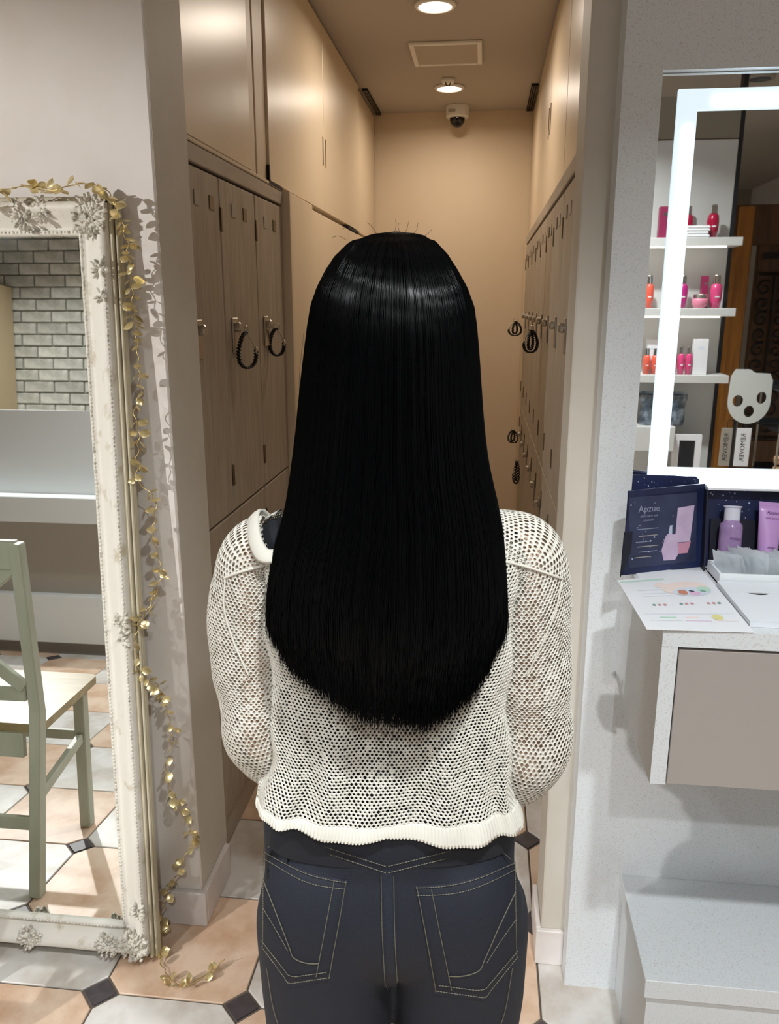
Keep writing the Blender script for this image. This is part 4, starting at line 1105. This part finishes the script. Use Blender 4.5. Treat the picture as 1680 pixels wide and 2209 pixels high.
# ---- black camisole under the sweater
TS = np.array([  # z, half width, back y, front y
    (.868, .168, -.078, .110), (.90, .166, -.076, .112), (.95, .159, -.070, .114), (1.0, .152, -.067, .116), (1.06, .148, -.069, .120), (1.12, .149, -.073, .126),
    (1.17, .152, -.076, .128), (1.21, .155, -.077, .120), (1.245, .156, -.072, .104), (1.27, .152, -.062, .088), (1.288, .140, -.048, .070), (1.300, .118, -.034, .052)])
def tsec(z):
    return [np.interp(z, TS[:, 0], TS[:, k]) for k in (1, 2, 3)]
_a = np.linspace(0, 2 * PI, 2001); _c, _s = np.cos(_a), np.sin(_a)
_x = .152 * np.sign(_c) * np.abs(_c) ** .78; _y = np.where(_s > 0, .118, .070) * np.sign(_s) * np.abs(_s) ** .78
_l = np.r_[0, np.cumsum(np.hypot(np.diff(_x), np.diff(_y)))]; ARC_U = _l / _l[-1]; ARC_A = _a
def torso_pt(u, z, off=0.0, fold=True):
    """u in turns, 0 at the right side, .75 at the middle of the back"""
    w, yb, yf = tsec(z); a = np.interp(np.mod(u, 1.0), ARC_U, ARC_A)
    c, s = np.cos(a), np.sin(a); e = .78
    x = (w + off) * np.sign(c) * np.abs(c) ** e
    dep = np.where(s > 0, yf, -yb) + off
    y = dep * np.sign(s) * np.abs(s) ** e
    if fold:
        k = np.clip((1.14 - z) / .2, 0, 1)
        y = y + np.where(s < 0, 1, .3) * k * (.0042 * np.sin(a * 9 + z * 9) + .003 * np.sin(a * 17 - z * 20 + 1))
        x = x + .004 * np.sin(z * 55 + c * 3) * np.abs(c)
    return np.stack([x, y, z], -1)
def grid_surface(fn, us, vs, closed_u=True):
    U_, V_ = np.meshgrid(us, vs, indexing='ij'); p = fn(U_, V_); nu, nv = len(us), len(vs)
    i, j = np.meshgrid(np.arange(nu if closed_u else nu - 1), np.arange(nv - 1), indexing='ij'); i2 = (i + 1) % nu
    q = np.stack([i * nv + j, i2 * nv + j, i2 * nv + j + 1, i * nv + j + 1], -1).reshape(-1, 4)
    return p.reshape(-1, 3), q
zs_in = np.linspace(.87, 1.298, 40)
cv, cq = grid_surface(lambda u, z: torso_pt(u, z, -.012, False), np.linspace(0, 1, 72, endpoint=False), zs_in)
cami = bigmesh('camisole', cv, cq, 'black_top', PR)
yoke = [capsule((-.126, .004, 1.256), (-.02, -.010, 1.268), .033, .040), capsule((.120, -.010, 1.258), (.02, -.022, 1.272), .032, .036)]
obj('camisole_back', cat(yoke), 'black_top', cami, True, True)

# ---- open knit
def knit(name, fn, nu, nv, parent, keep=None, closed=True, hole=.56, proud=.0011, sunk=.0006):
    """a net of hexagonal stitches with a real hole in each; fn(u, v) -> points, u and v in 0..1"""
    K = 2 * nu; kk, jj = np.meshgrid(np.arange(K if closed else K + 2), np.arange(nv + 1), indexing='ij'); ncol = kk.shape[0]
    sg = np.where((kk % 2) == ((jj - 1) % 2), 1.0, -1.0)
    uo = (kk * .5) / nu; vo = (jj + .19 * sg) / nv
    def nrm(u, v):
        e = 1e-3
        du = fn(u + e, v) - fn(u - e, v); dv = fn(u, np.clip(v + e, 0, 1)) - fn(u, np.clip(v - e, 0, 1))
        n = np.cross(du, dv); return n / (np.linalg.norm(n, axis=-1, keepdims=True) + 1e-12)
    vo = np.clip(vo, 0, 1)
    po = fn(uo, vo) + nrm(uo, vo) * proud
    cells_i, cells_j = np.meshgrid(np.arange(nu), np.arange(nv), indexing='ij')
    ci = cells_i.ravel(); cj = cells_j.ravel()
    kc = 2 * ci + (cj % 2) + (0 if closed else 1)
    cu = kc * .5 / nu; cvv = (cj + .5) / nv
    if keep is not None:
        ok = keep(fn(cu, cvv)); ci, cj, kc, cu, cvv = ci[ok], cj[ok], kc[ok], cu[ok], cvv[ok]
    def vid(k, j): return ((k % K) if closed else np.clip(k, 0, ncol - 1)) * (nv + 1) + j
    ring_k = np.stack([kc - 1, kc, kc + 1, kc + 1, kc, kc - 1], -1); ring_j = np.stack([cj, cj, cj, cj + 1, cj + 1, cj + 1], -1)
    outer = vid(ring_k, ring_j)
    # inner ring
    uu = ring_k * .5 / nu; vv = (ring_j + .19 * np.where((ring_k % 2) == ((ring_j - 1) % 2), 1.0, -1.0)) / nv
    hs = hole * (1 + .16 * rng.standard_normal(len(kc)))[:, None]
    ui = cu[:, None] + (uu - cu[:, None]) * hs * .92; vi = np.clip(cvv[:, None] + (vv - cvv[:, None]) * hs, 0, 1)
    pi_ = fn(ui, vi) - nrm(ui, vi) * sunk
    base_n = po.reshape(-1, 3).shape[0]
    inner = base_n + np.arange(len(kc) * 6).reshape(-1, 6)
    quads = []
    for a in range(6):
        b = (a + 1) % 6
        quads.append(np.stack([outer[:, a], outer[:, b], inner[:, b], inner[:, a]], -1))
    v = np.vstack([po.reshape(-1, 3), pi_.reshape(-1, 3)])
    q = np.concatenate(quads)
    used = np.unique(q); mp = np.full(len(v), -1); mp[used] = np.arange(len(used))
    o = bigmesh(name, v[used], mp[q], 'knit', parent)
    o['label'] = 'cream open-knit mesh'
    return o
Z0, Z1 = .928, 1.2995
def neck_z(x):      # height of the neckline across the back, slipped to one side
    return np.interp(x, [-.30, -.152, -.150, -.142, -.128, -.09, 0, .06, .105, .12, .3], [2, 2, 1.300, 1.281, 1.268, 1.262, 1.262, 1.272, 1.300, 2, 2])
def neck_front(x): return np.interp(x, [-.30, -.152, -.13, 0, .10, .12, .3], [2, 2, 1.262, 1.235, 1.27, 2, 2])
sw = knit('sweater', lambda u, v: torso_pt(u, Z0 - .018 * np.sin(2 * PI * u * 2 + .6) * (1 - v) * 0 + (Z1 - Z0) * v), 158, 88, PR,
          keep=lambda p: np.where(p[:, 1] < 0, p[:, 2] < neck_z(p[:, 0]) - .008, p[:, 2] < neck_front(p[:, 0])))
def hem_z(x, y):
    return np.where(y < .02, np.interp(x, [-.17, -.14, -.112, -.091, -.073, -.047, -.003, .03, .063, .096, .117, .148, .17], [.916, .917, .917, .914, .910, .911, .916, .910, .904, .901, .903, .901, .899]), .895)
# ribbed hem band
nr = 880; us = np.arange(nr) / nr
v = []; rows = 7
for r_i in range(rows):
    s = r_i / (rows - 1)
    base = torso_pt(us, np.full(nr, Z0 + .003), 0.0)
    zb = hem_z(base[:, 0], base[:, 1]) + .004
    z = (Z0 + .004) * s + zb * (1 - s)
    p = torso_pt(us, z, 0.0015 + .0012 * (np.arange(nr) % 4 < 2) - .0015 * abs(s - .5))
    flare = (1 - s) * .004
    p[:, 1] += np.where(p[:, 1] < 0, -flare, flare); p[:, 2] = z
    v.append(p)
v = np.stack(v, 1).reshape(-1, 3)
i, j = np.meshgrid(np.arange(nr), np.arange(rows - 1), indexing='ij')
q = np.stack([i * rows + j, ((i + 1) % nr) * rows + j, ((i + 1) % nr) * rows + j + 1, i * rows + j + 1], -1).reshape(-1, 4)
hem = bigmesh('hem_band', v, q, 'knit_rib', PR)
sol = hem.modifiers.new('thick', 'SOLIDIFY'); sol.thickness = .003; sol.offset = -1
# collar band along the neckline
def surf_back(x, z, off):
    w, yb, yf = tsec(z); c = np.clip(np.abs(x) / (w + off), 0, .999); s = (1 - c ** (2 / .78)) ** (.78 / 2)
    return -(-yb + off) * s
cx_ = np.r_[np.linspace(-.151, -.128, 14), np.linspace(-.12, .10, 50)]
cz_ = neck_z(cx_); cz_ = np.minimum(cz_, 1.299)
cpts = [(x, surf_back(x, z, .003) + 0, z - .004) for x, z in zip(cx_, cz_)]
cpts = [(-.150, .040, 1.278), (-.155, .020, 1.290), (-.156, -.004, 1.293), (-.154, -.024, 1.285), (-.149, -.040, 1.272), (-.140, -.052, 1.262)] + cpts[16:] + [(.112, .0, 1.303), (.108, .05, 1.285), (.06, .075, 1.262), (-.02, .09, 1.245), (-.10, .08, 1.262)]
def band(path, w, th_, n, nm, mname, parent):
    p = smoothpath(path + [path[0]], n)[:-1]
    v = []; f = []; m_ = 8
    for k in range(len(p)):
        tg = p[(k + 1) % len(p)] - p[k - 1]; tg /= np.linalg.norm(tg)
        outw = np.array((p[k][0] * .6, p[k][1] * 2.2 - .01, .12)); outw -= (outw @ tg) * tg; outw /= np.linalg.norm(outw); sd = np.cross(tg, outw)
        rr_ = 1 + .10 * (k % 4 < 2)
        for a in np.linspace(0, 2 * PI, m_, endpoint=False): v.append(p[k] + outw * th_ * math.sin(a) * rr_ + sd * w * math.cos(a))
    for k in range(len(p)):
        k2 = (k + 1) % len(p)
        for a in range(m_): f.append((k * m_ + a, k * m_ + (a + 1) % m_, k2 * m_ + (a + 1) % m_, k2 * m_ + a))
    return obj(nm, (V(v), f), mname, parent, True, True)
band(cpts, .0090, .0026, 420, 'collar_band', 'knit_rib', PR)

# ---- sleeves
def sleeve(nm, pts, rad, nu, nv, seed, keep):
    P_ = smoothpath(pts, 200); T = np.gradient(P_, axis=0); T /= np.linalg.norm(T, axis=1)[:, None]
    N_ = np.zeros_like(P_); u0 = np.array((1.0, 0, 0)); 
    for k in range(200):
        u0 = u0 - (u0 @ T[k]) * T[k]; u0 /= np.linalg.norm(u0); N_[k] = u0
    Bn = np.cross(T, N_)
    rs = np.interp(np.linspace(0, 1, 200), np.linspace(0, 1, len(rad)), rad)
    ph = np.random.default_rng(seed).uniform(0, 6, 6)
    def fn(u, v):
        k = np.clip(v, 0, 1) * 199; k0 = np.clip(np.floor(k).astype(int), 0, 198); f_ = (k - k0)[..., None]
        c = P_[k0] * (1 - f_) + P_[k0 + 1] * f_; n = N_[k0] * (1 - f_) + N_[k0 + 1] * f_; b = Bn[k0] * (1 - f_) + Bn[k0 + 1] * f_
        r = np.interp(v, np.linspace(0, 1, 200), rs); a = 2 * PI * u
        el = np.exp(-((v - .56) / .2) ** 2)
        amp = np.clip(v / .25, 0, 1)
        r = r * (1 + amp * (.030 * np.sin(v * 15 + np.cos(a + ph[0]) * 2.6 + ph[1]) + .040 * el * np.sin(v * 38 + 3.0 * np.sin(a + ph[2])) + .030 * np.sin(3 * a + v * 11 + ph[3])))
        return c + (np.cos(a)[..., None] * n - np.sin(a)[..., None] * b) * r[..., None]
    o = knit(nm, fn, nu, nv, PR, keep)
    return fn
fL = sleeve('sleeve', [(-.080, .0, 1.252), (-.118, .0, 1.255), (-.150, .003, 1.245), (-.160, .006, 1.205), (-.164, .010, 1.15), (-.163, .014, 1.08), (-.158, .020, 1.01), (-.138, .060, .962), (-.095, .125, .945), (-.055, .172, .950)],
            [.042, .0440, .050, .0525, .0525, .0530, .056, .053, .046, .034], 58, 140, 3, lambda p: np.where(p[:, 0] > -.17, p[:, 2] < np.where(p[:, 0] > -.150, 1.262, 2), True) & (p[:, 0] < -.118))
fR = sleeve('sleeve', [(.070, .0, 1.252), (.118, .0, 1.256), (.154, .003, 1.246), (.163, .006, 1.205), (.166, .010, 1.15), (.171, .014, 1.075), (.170, .022, .985), (.150, .065, .930), (.102, .128, .925), (.060, .172, .940)],
            [.042, .0440, .050, .0525, .0525, .0545, .060, .056, .048, .036], 58, 146, 5, None)
for fn in (fL, fR):
    us = np.arange(96) / 96; rws = []
    for s in np.linspace(.965, 1.0, 5):
        p = fn(us, np.full(96, s)); c = p.mean(0); rws.append(c + (p - c) * (.98 + .05 * (np.arange(96) % 4 < 2))[:, None])
    v = np.stack(rws, 1).reshape(-1, 3); i, j = np.meshgrid(np.arange(96), np.arange(4), indexing='ij')
    q = np.stack([i * 5 + j, ((i + 1) % 96) * 5 + j, ((i + 1) % 96) * 5 + j + 1, i * 5 + j + 1], -1).reshape(-1, 4)
    bigmesh('cuff', v, q, 'knit_rib', PR)

# ---- knitted seams: shoulder yoke and armholes
gv1, gq1 = grid_surface(lambda u, v: torso_pt(u, Z0 + (Z1 - Z0) * v), np.linspace(0, 1, 120, endpoint=False), np.linspace(0, 1, 50))
gl, ql = grid_surface(fL, np.linspace(0, 1, 60, endpoint=False), np.linspace(0, 1, 80)); gr, qr = grid_surface(fR, np.linspace(0, 1, 60, endpoint=False), np.linspace(0, 1, 80))
allv = np.vstack([gv1, gl, gr]); allq = np.vstack([gq1, ql + len(gv1), qr + len(gv1) + len(gl)])
sbvh = BVHTree.FromPolygons([Vector(p) for p in allv], [tuple(int(k) for k in p) for p in allq])
def seam(pts, r=.0015):
    out = []
    for x, z in [(p[0], p[2]) for p in smoothpath([(a, 0, b) for a, b in pts], 40)]:
        d_ = (Vector((x, -.06, z)) - Vector((0, -.91, CAM_H))).normalized(); h_ = sbvh.ray_cast(Vector((0, -.91, CAM_H)), d_)
        if h_[0] is not None: out.append(np.array(h_[0]) - np.array(d_) * .0012)
    if len(out) > 3: obj('knit_seam', tube(out, [r * (1 + .18 * (k % 2)) for k in range(len(out))], 6), 'knit_rib', PR, True, True)
seam([(-.118, 1.258), (-.145, 1.250), (-.168, 1.243), (-.183, 1.237)]); seam([(.118, 1.258), (.145, 1.252), (.170, 1.244), (.192, 1.236)])
seam([(.190, 1.236), (.186, 1.205), (.174, 1.165), (.156, 1.12)], .0011); seam([(-.181, 1.237), (-.184, 1.205), (-.176, 1.165), (-.160, 1.12)], .0011)

# ---- jeans
J = [(V(lathe([(.97, .74), (1, .80), (1, .89), (.985, .942)], 48)[0]) * (.163, .074, 1) + (0, .007, 0), lathe([(.97, .74), (1, .80), (1, .89), (.985, .942)], 48)[1]), ellip((0, .004, .775), (.172, .088, .11)),
     ellip((-.082, -.020, .772), (.088, .066, .115)), ellip((.086, -.020, .772), (.088, .066, .115)),
     ellip((0, -.012, .80), (.150, .068, .09))]
for sx in (-1, 1):
    J += [capsule((sx * .090 + .004, .006, .745), (sx * .0905 + .005, .016, .62), .0915, .0895, 22), capsule((sx * .0905 + .005, .016, .62), (sx * .092, .020, .40), .0895, .072, 22),
          capsule((sx * .094, .020, .40), (sx * .092, .004, .12), .072, .064, 22)]
tv, tf_ = [], []
jeans = bake(remeshed('jeans', cat(J), 'denim', .006, 22))
bvh = BVHTree.FromPolygons([v_.co.copy() for v_ in jeans.data.vertices], [tuple(p.vertices) for p in jeans.data.polygons])
EYE = Vector((0, -.91, CAM_H))
def onj(x, z, off=.0012, ref=-.08):
    d_ = (Vector((x, ref, z)) - EYE).normalized(); h_ = bvh.ray_cast(EYE, d_)
    if h_[0] is None:
        n_ = bvh.find_nearest(Vector((x, ref, z))); return np.array(n_[0] + n_[1] * off)
    return np.array(h_[0] + h_[1] * off)
def jline(pts, n): 
    p = smoothpath([(x, 0, z) for x, z in pts], n) if len(pts) > 2 else np.linspace((pts[0][0], 0, pts[0][1]), (pts[1][0], 0, pts[1][1]), n)
    return [(q_[0], q_[2]) for q_ in p]
def stitch(pts, nm='stitching', n=None, r=.00055, dash=True, parent=None, off=.0016):
    L = sum(math.dist(a, b) for a, b in zip(pts[:-1], pts[1:])); n = n or max(8, int(L / .0032))
    q_ = [onj(x, z, off) for x, z in jline(pts, n)]
    if dash:
        sh = []
        for k in range(len(q_) - 1):
            a, b = q_[k], q_[k + 1]; sh.append(tube([a + (b - a) * .08, a + (b - a) * .82], r, 4))
        o = obj(nm, cat(sh), 'stitch', parent or jeans, False, True); o['kind'] = 'stuff'; return o
    return obj(nm, tube(q_, r, 4), 'stitch', parent or jeans, False, True)
def patch(corners_fn, nu, nv, nm, m, off):
    v = [onj(*corners_fn(i / nu, j / nv), off if 0 < i < nu and 0 < j < nv else off * .25) for i in range(nu + 1) for j in range(nv + 1)]
    f = [(i * (nv + 1) + j, (i + 1) * (nv + 1) + j, (i + 1) * (nv + 1) + j + 1, i * (nv + 1) + j + 1) for i in range(nu) for j in range(nv)]
    return obj(nm, (V(v), f), m, jeans, True, True)
# pocket outlines (x, z on the back of the jeans)
PLk = dict(tl=(-.1475, .9095), tr=(-.0500, .8655), br=(-.0735, .7265), bm=(-.123, .7165), bl=(-.1530, .770))
PRk = dict(tl=(.1480, .892), tr=(.0300, .858), br=(.0570, .706), bm=(.1180, .6955), bl=(.1545, .756))
def pocket(P_):
    L_ = lambda a, b, s: (a[0] + (b[0] - a[0]) * s, a[1] + (b[1] - a[1]) * s)
    def fn(u, v_):      # u along the top from the outer side inwards, v downwards
        top = L_(P_['tl'], P_['tr'], u); top = (top[0], top[1] - .010 * math.sin(PI * u) * 1.0)
        wb = .55
        bot = L_(P_['bl'], P_['bm'], u / wb) if u < wb else L_(P_['bm'], P_['br'], (u - wb) / (1 - wb))
        return L_(top, bot, v_)
    pk = patch(fn, 16, 18, 'back_pocket', 'denim', .0024)
    def edge(f2, n): return [f2(s) for s in np.linspace(0, 1, n)]
    stitch(edge(lambda s: fn(s, .015), 9), parent=pk, off=.0034); stitch(edge(lambda s: fn(s, .085), 9), parent=pk, off=.0034)
    stitch(edge(lambda s: fn(.985, s), 5), parent=pk, off=.0034); stitch(edge(lambda s: fn(.84, .03 + .93 * s), 5), parent=pk, off=.0034)
    stitch(edge(lambda s: fn(s, .985), 12), parent=pk, off=.0034); stitch(edge(lambda s: fn(s * .95, .925), 12), parent=pk, off=.0034)
    stitch(edge(lambda s: fn(.02, s), 5), parent=pk, off=.0034)
    stitch(edge(lambda s: fn(.02 + .82 * s, .30 + .52 * math.sin(s * PI / 2) ** .9), 12), parent=pk, dash=False, r=.0006, off=.0036)
    stitch(edge(lambda s: fn(.02 + .42 * s, .58 + .16 * s), 6), parent=pk, off=.0036)
    return pk
pocket(PLk); pocket(PRk)
patch(lambda u, v_: (-.0115 + .017 * u + .004 * v_, .880 - .170 * v_), 3, 16, 'seat_seam', 'denim_seam', .0016)
for dx in (-.010, .005): stitch([(dx, .872), (dx + .001, .80), (dx + .005, .708)], off=.0028)
stitch([(-.098, .921), (-.055, .904), (-.004, .885)]); stitch([(-.098, .912), (-.055, .896), (-.004, .876)])
stitch([(.095, .914), (.050, .900), (-.002, .885)]); stitch([(.100, .905), (.050, .891), (-.002, .876)])
for sx, xx in ((-1, -.1725), (1, .1775)):
    stitch([(sx * .150, .74), (sx * .140, .66), (sx * .118, .60)], dash=False, r=.0005)
# waistband and belt loop
wv = []; wn = 120
for k in range(wn):
    a = 2 * PI * k / wn; c, s = math.cos(a), math.sin(a)
    for zz, o_ in ((.912, .001), (.914, .0030), (.944, .0025), (.946, .000)):
        p = Vector((.160 * c, .006 + (.073 if s > 0 else .068) * s, zz)); wv.append((p[0] * (1 + o_ / .16), p[1] * (1 + o_ / .08), zz))
wf = [(k * 4 + j, ((k + 1) % wn) * 4 + j, ((k + 1) % wn) * 4 + j + 1, k * 4 + j + 1) for k in range(wn) for j in range(3)]
wb_ = obj('waistband', (V(wv), wf), 'denim_seam', jeans, True, True)
obj('belt_loop', box(-.010, .004, -.067, -.058, .892, .935, .001), 'denim_seam', jeans, False, True)
for sx in (-1, 1):
    sh_ = obj('shoe', cat([ellip((sx * .096, .055, .032), (.043, .120, .034)), box(sx * .096 - .040, sx * .096 + .040, -.05, .16, .0005, .018, .006)]), 'shoe', PR, True, True)

# ---- hair
HLz = np.array([1.6045, 1.6019, 1.5959, 1.5744, 1.5489, 1.5303, 1.5041, 1.4715, 1.4330, 1.3840, 1.3366, 1.3071, 1.2584, 1.2187, 1.1832, 1.1584, 1.139, 1.06])
HLx = np.array([.0055, -.0195, -.0419, -.0633, -.0776, -.085, -.090, -.0947, -.0994, -.1042, -.1110, -.1159, -.1314, -.1364, -.1367, -.1325, -.127, -.118])
HRz = np.array([1.6045, 1.6024, 1.5991, 1.5829, 1.5641, 1.5456, 1.5250, 1.4939, 1.4506, 1.3982, 1.3539, 1.3277, 1.2908, 1.2318, 1.1972, 1.1584, 1.1252, 1.06])
HRx = np.array([.0075, .0316, .0453, .0612, .0738, .0846, .0925, .0966, .1003, .1041, .1099, .1172, .1251, .1313, .1315, .1275, .122, .112])
HBz = np.array([1.6045, 1.600, 1.592, 1.575, 1.55, 1.52, 1.48, 1.44, 1.38, 1.30, 1.20, 1.10, 1.05])
HBy = np.array([.000, -.030, -.050, -.072, -.090, -.102, -.109, -.111, -.112, -.115, -.119, -.116, -.112])      # back surface
HCz = np.array([1.61, 1.47, 1.38, 1.28, 1.0]); HCy = np.array([.012, .008, -.015, -.035, -.045])                 # centre plane
HFz = np.array([1.6045, 1.600, 1.592, 1.575, 1.55, 1.52, 1.0]); HFy = np.array([.012, .045, .066, .084, .094, .100, .102])
ZF = np.linspace(1.04, 1.6045, 900)
def smooth_tab(a, b):
    y = np.interp(ZF, a[::-1], b[::-1]); k = np.hanning(31); k /= k.sum()
    ys = np.convolve(np.pad(y, 15, mode='edge'), k, 'valid'); w_ = np.clip((1.6045 - ZF) / .012, 0, 1)
    return ys * w_ + y * (1 - w_)
TAB = {}
def ip(z, a, b):
    if id(b) not in TAB: TAB[id(b)] = smooth_tab(a, b)
    return np.interp(z, ZF, TAB[id(b)])
def hair_pt(phi, z, r=1.0):
    """phi: 0 straight back, +right, -left, beyond 90 deg towards the face"""
    xl_, xr_ = ip(z, HLz, HLx), ip(z, HRz, HRx); cx0 = np.where(z > 1.3, .0065, .0065 + (z - 1.3) * .03)
    yc = ip(z, HCz, HCy); yb = ip(z, HBz, HBy); yf = ip(z, HFz, HFy)
    s, c = np.sin(phi), np.cos(phi)
    w = np.where(s < 0, cx0 - xl_, xr_ - cx0); dep = np.where(c > 0, yc - yb, (yf - yc))
    flat = np.clip((1.42 - z) / .2, 0, 1) * .22
    cc = np.sign(c) * np.abs(c) ** (1 - flat); ss = np.sign(s) * np.abs(s) ** (1 - flat * .5)
    return np.stack([cx0 + r * w * ss, yc - r * dep * cc, np.broadcast_to(z, phi.shape) - (1 - r) * .10 * np.clip((z - 1.45) / .15, 0, 1)], -1)
BX = np.array([-.14, -.1236, -.1158, -.1027, -.0785, -.0541, -.0295, .0076, .0423, .0695, .0939, .1102, .1187, .14])
BZ = np.array([1.19, 1.175, 1.160, 1.1471, 1.1351, 1.1192, 1.1021, 1.0955, 1.0915, 1.1058, 1.1219, 1.1440, 1.168, 1.18])
def hair_end(phi): 
    x = np.sin(phi) * .131; return np.interp(x, BX, BZ) + np.clip(np.abs(phi) - PI / 2, 0, 1) * .05
PH = R(122)
# solid inner mass
ph = np.linspace(-PH, PH, 121); tt = np.linspace(0, 1, 60)
P2, T2 = np.meshgrid(ph, tt, indexing='ij'); zt = 1.6035; ze = hair_end(P2) + .012
lim = np.clip((np.abs(P2) - R(95)) / R(27), 0, 1)
Z2 = zt - (zt - ze) * T2 ** 1.25
Vh = hair_pt(P2, Z2, .962)
nv_ = len(tt); i, j = np.meshgrid(np.arange(len(ph) - 1), np.arange(nv_ - 1), indexing='ij')
q = np.stack([i * nv_ + j, i * nv_ + j + 1, (i + 1) * nv_ + j + 1, (i + 1) * nv_ + j], -1).reshape(-1, 4)
hair = bigmesh('hair', Vh.reshape(-1, 3), q, 'hair_base', PR)
hair['label'] = 'long straight black hair'
sd = hair.modifiers.new('thick', 'SOLIDIFY'); sd.thickness = .018; sd.offset = -1 
# front of the crown and side bangs
fv = [(.0035 + .0745 * math.sin(a) * math.sin(b), .012 + .0945 * math.cos(a) * math.sin(b), 1.503 + .0975 * math.cos(b)) for a in np.linspace(-1.9, 1.9, 30) for b in np.linspace(.02, 1.30 + .12 * abs(math.sin(a * 1.0)), 14)]
ff = [(a * 14 + b, a * 14 + b + 1, (a + 1) * 14 + b + 1, (a + 1) * 14 + b) for a in range(29) for b in range(13)]
obj('fringe', (V(fv), ff), 'hair_base', hair, True, True)
# strands
NS = 8200; SEG = 20
phs = rng.uniform(-PH, PH, NS); 
lay = 1 - .035 * rng.random(NS) ** 1.3
zt_s = 1.6045 - .004 * rng.random(NS)
ze_s = hair_end(phs) + rng.normal(0, .0055, NS) - .006 + np.where(rng.random(NS) < .12, rng.uniform(-.012, .03, NS), 0)
tt = np.linspace(0, 1, SEG); Zs = zt_s[:, None] - (zt_s - ze_s)[:, None] * tt[None] ** 1.3
wob = rng.normal(0, 1, (NS, 3))
phw = phs[:, None] + .010 * np.sin(tt[None] * 5 * (1 + .3 * wob[:, :1]) + wob[:, 1:2] * 6) * tt[None] + (.018 * wob[:, 2:3]) * tt[None] ** 4
C_ = hair_pt(phw, Zs, lay[:, None])
C_[:, :, 1] -= .0008 * np.abs(wob[:, :1])
tip = np.clip((tt[None] - .86) / .14, 0, 1) ** 2
C_[:, :, 0] += tip * wob[:, 1:2] * .0030; C_[:, :, 1] += tip * wob[:, 2:3] * .0035
rad = (.00052 + .00028 * rng.random(NS))[:, None] * np.clip(np.minimum(1, (1.02 - tt[None]) / .10), .25, 1) * np.clip(.35 + tt[None] * 6, 0, 1)
T_ = np.gradient(C_, axis=1); T_ /= np.linalg.norm(T_, axis=2, keepdims=True) + 1e-9
ref = np.stack([np.sin(phs), -np.cos(phs), np.zeros(NS)], -1)[:, None, :]
N1 = ref - (ref * T_).sum(2, keepdims=True) * T_; N1 /= np.linalg.norm(N1, axis=2, keepdims=True) + 1e-9; N2 = np.cross(T_, N1)
ang = np.array([0, 2 * PI / 3, 4 * PI / 3])
Vs = C_[:, :, None] + rad[:, :, None, None] * (np.cos(ang)[None, None, :, None] * N1[:, :, None] + np.sin(ang)[None, None, :, None] * N2[:, :, None])
b0 = (np.arange(NS) * SEG * 3)[:, None, None]; sgi = (np.arange(SEG - 1) * 3)[None, :, None]; a0 = np.arange(3)[None, None]; a1 = (a0 + 1) % 3
q = np.stack(np.broadcast_arrays(b0 + sgi + a0, b0 + sgi + a1, b0 + sgi + 3 + a1, b0 + sgi + 3 + a0), -1).reshape(-1, 4)
strands = bigmesh('hair_strands', Vs.reshape(-1, 3), q, 'hair', hair); strands['kind'] = 'stuff'
# a few flyaway hairs
sh = []
for (x, a, L, cv_) in ((-.028, -1.5, .05, .030), (-.012, -.9, .035, .018), (.004, .3, .030, -.01), (.014, .5, .028, -.008), (.020, .8, .036, -.02), (.012, -.4, .026, .012), (-.045, -1.9, .03, .01), (.03, 1.3, .03, -.012)):
    p0 = np.array((x, -.02, 1.600 - abs(x) * .12)); dr = np.array((math.sin(a) * .6, -.1, math.cos(a) * .35 + .25)); 
    sh.append(tube(smoothpath([p0, p0 + dr * L * .5 + np.array((0, 0, cv_ * .15)), p0 + dr * L + np.array((cv_ * .3, 0, -abs(cv_) * .2))], 8), .00018, 4))
for x0, z0_, dx in ((-.0935, 1.50, -.006), (.0975, 1.49, .004), (-.100, 1.42, -.004)):
    sh.append(tube(smoothpath([(x0, 0, z0_), (x0 + dx, -.005, z0_ - .05), (x0 + dx * .6, -.01, z0_ - .12)], 10), .00016, 4))
obj('flyaway_hairs', cat(sh), 'hair', hair, True, True)['kind'] = 'stuff'
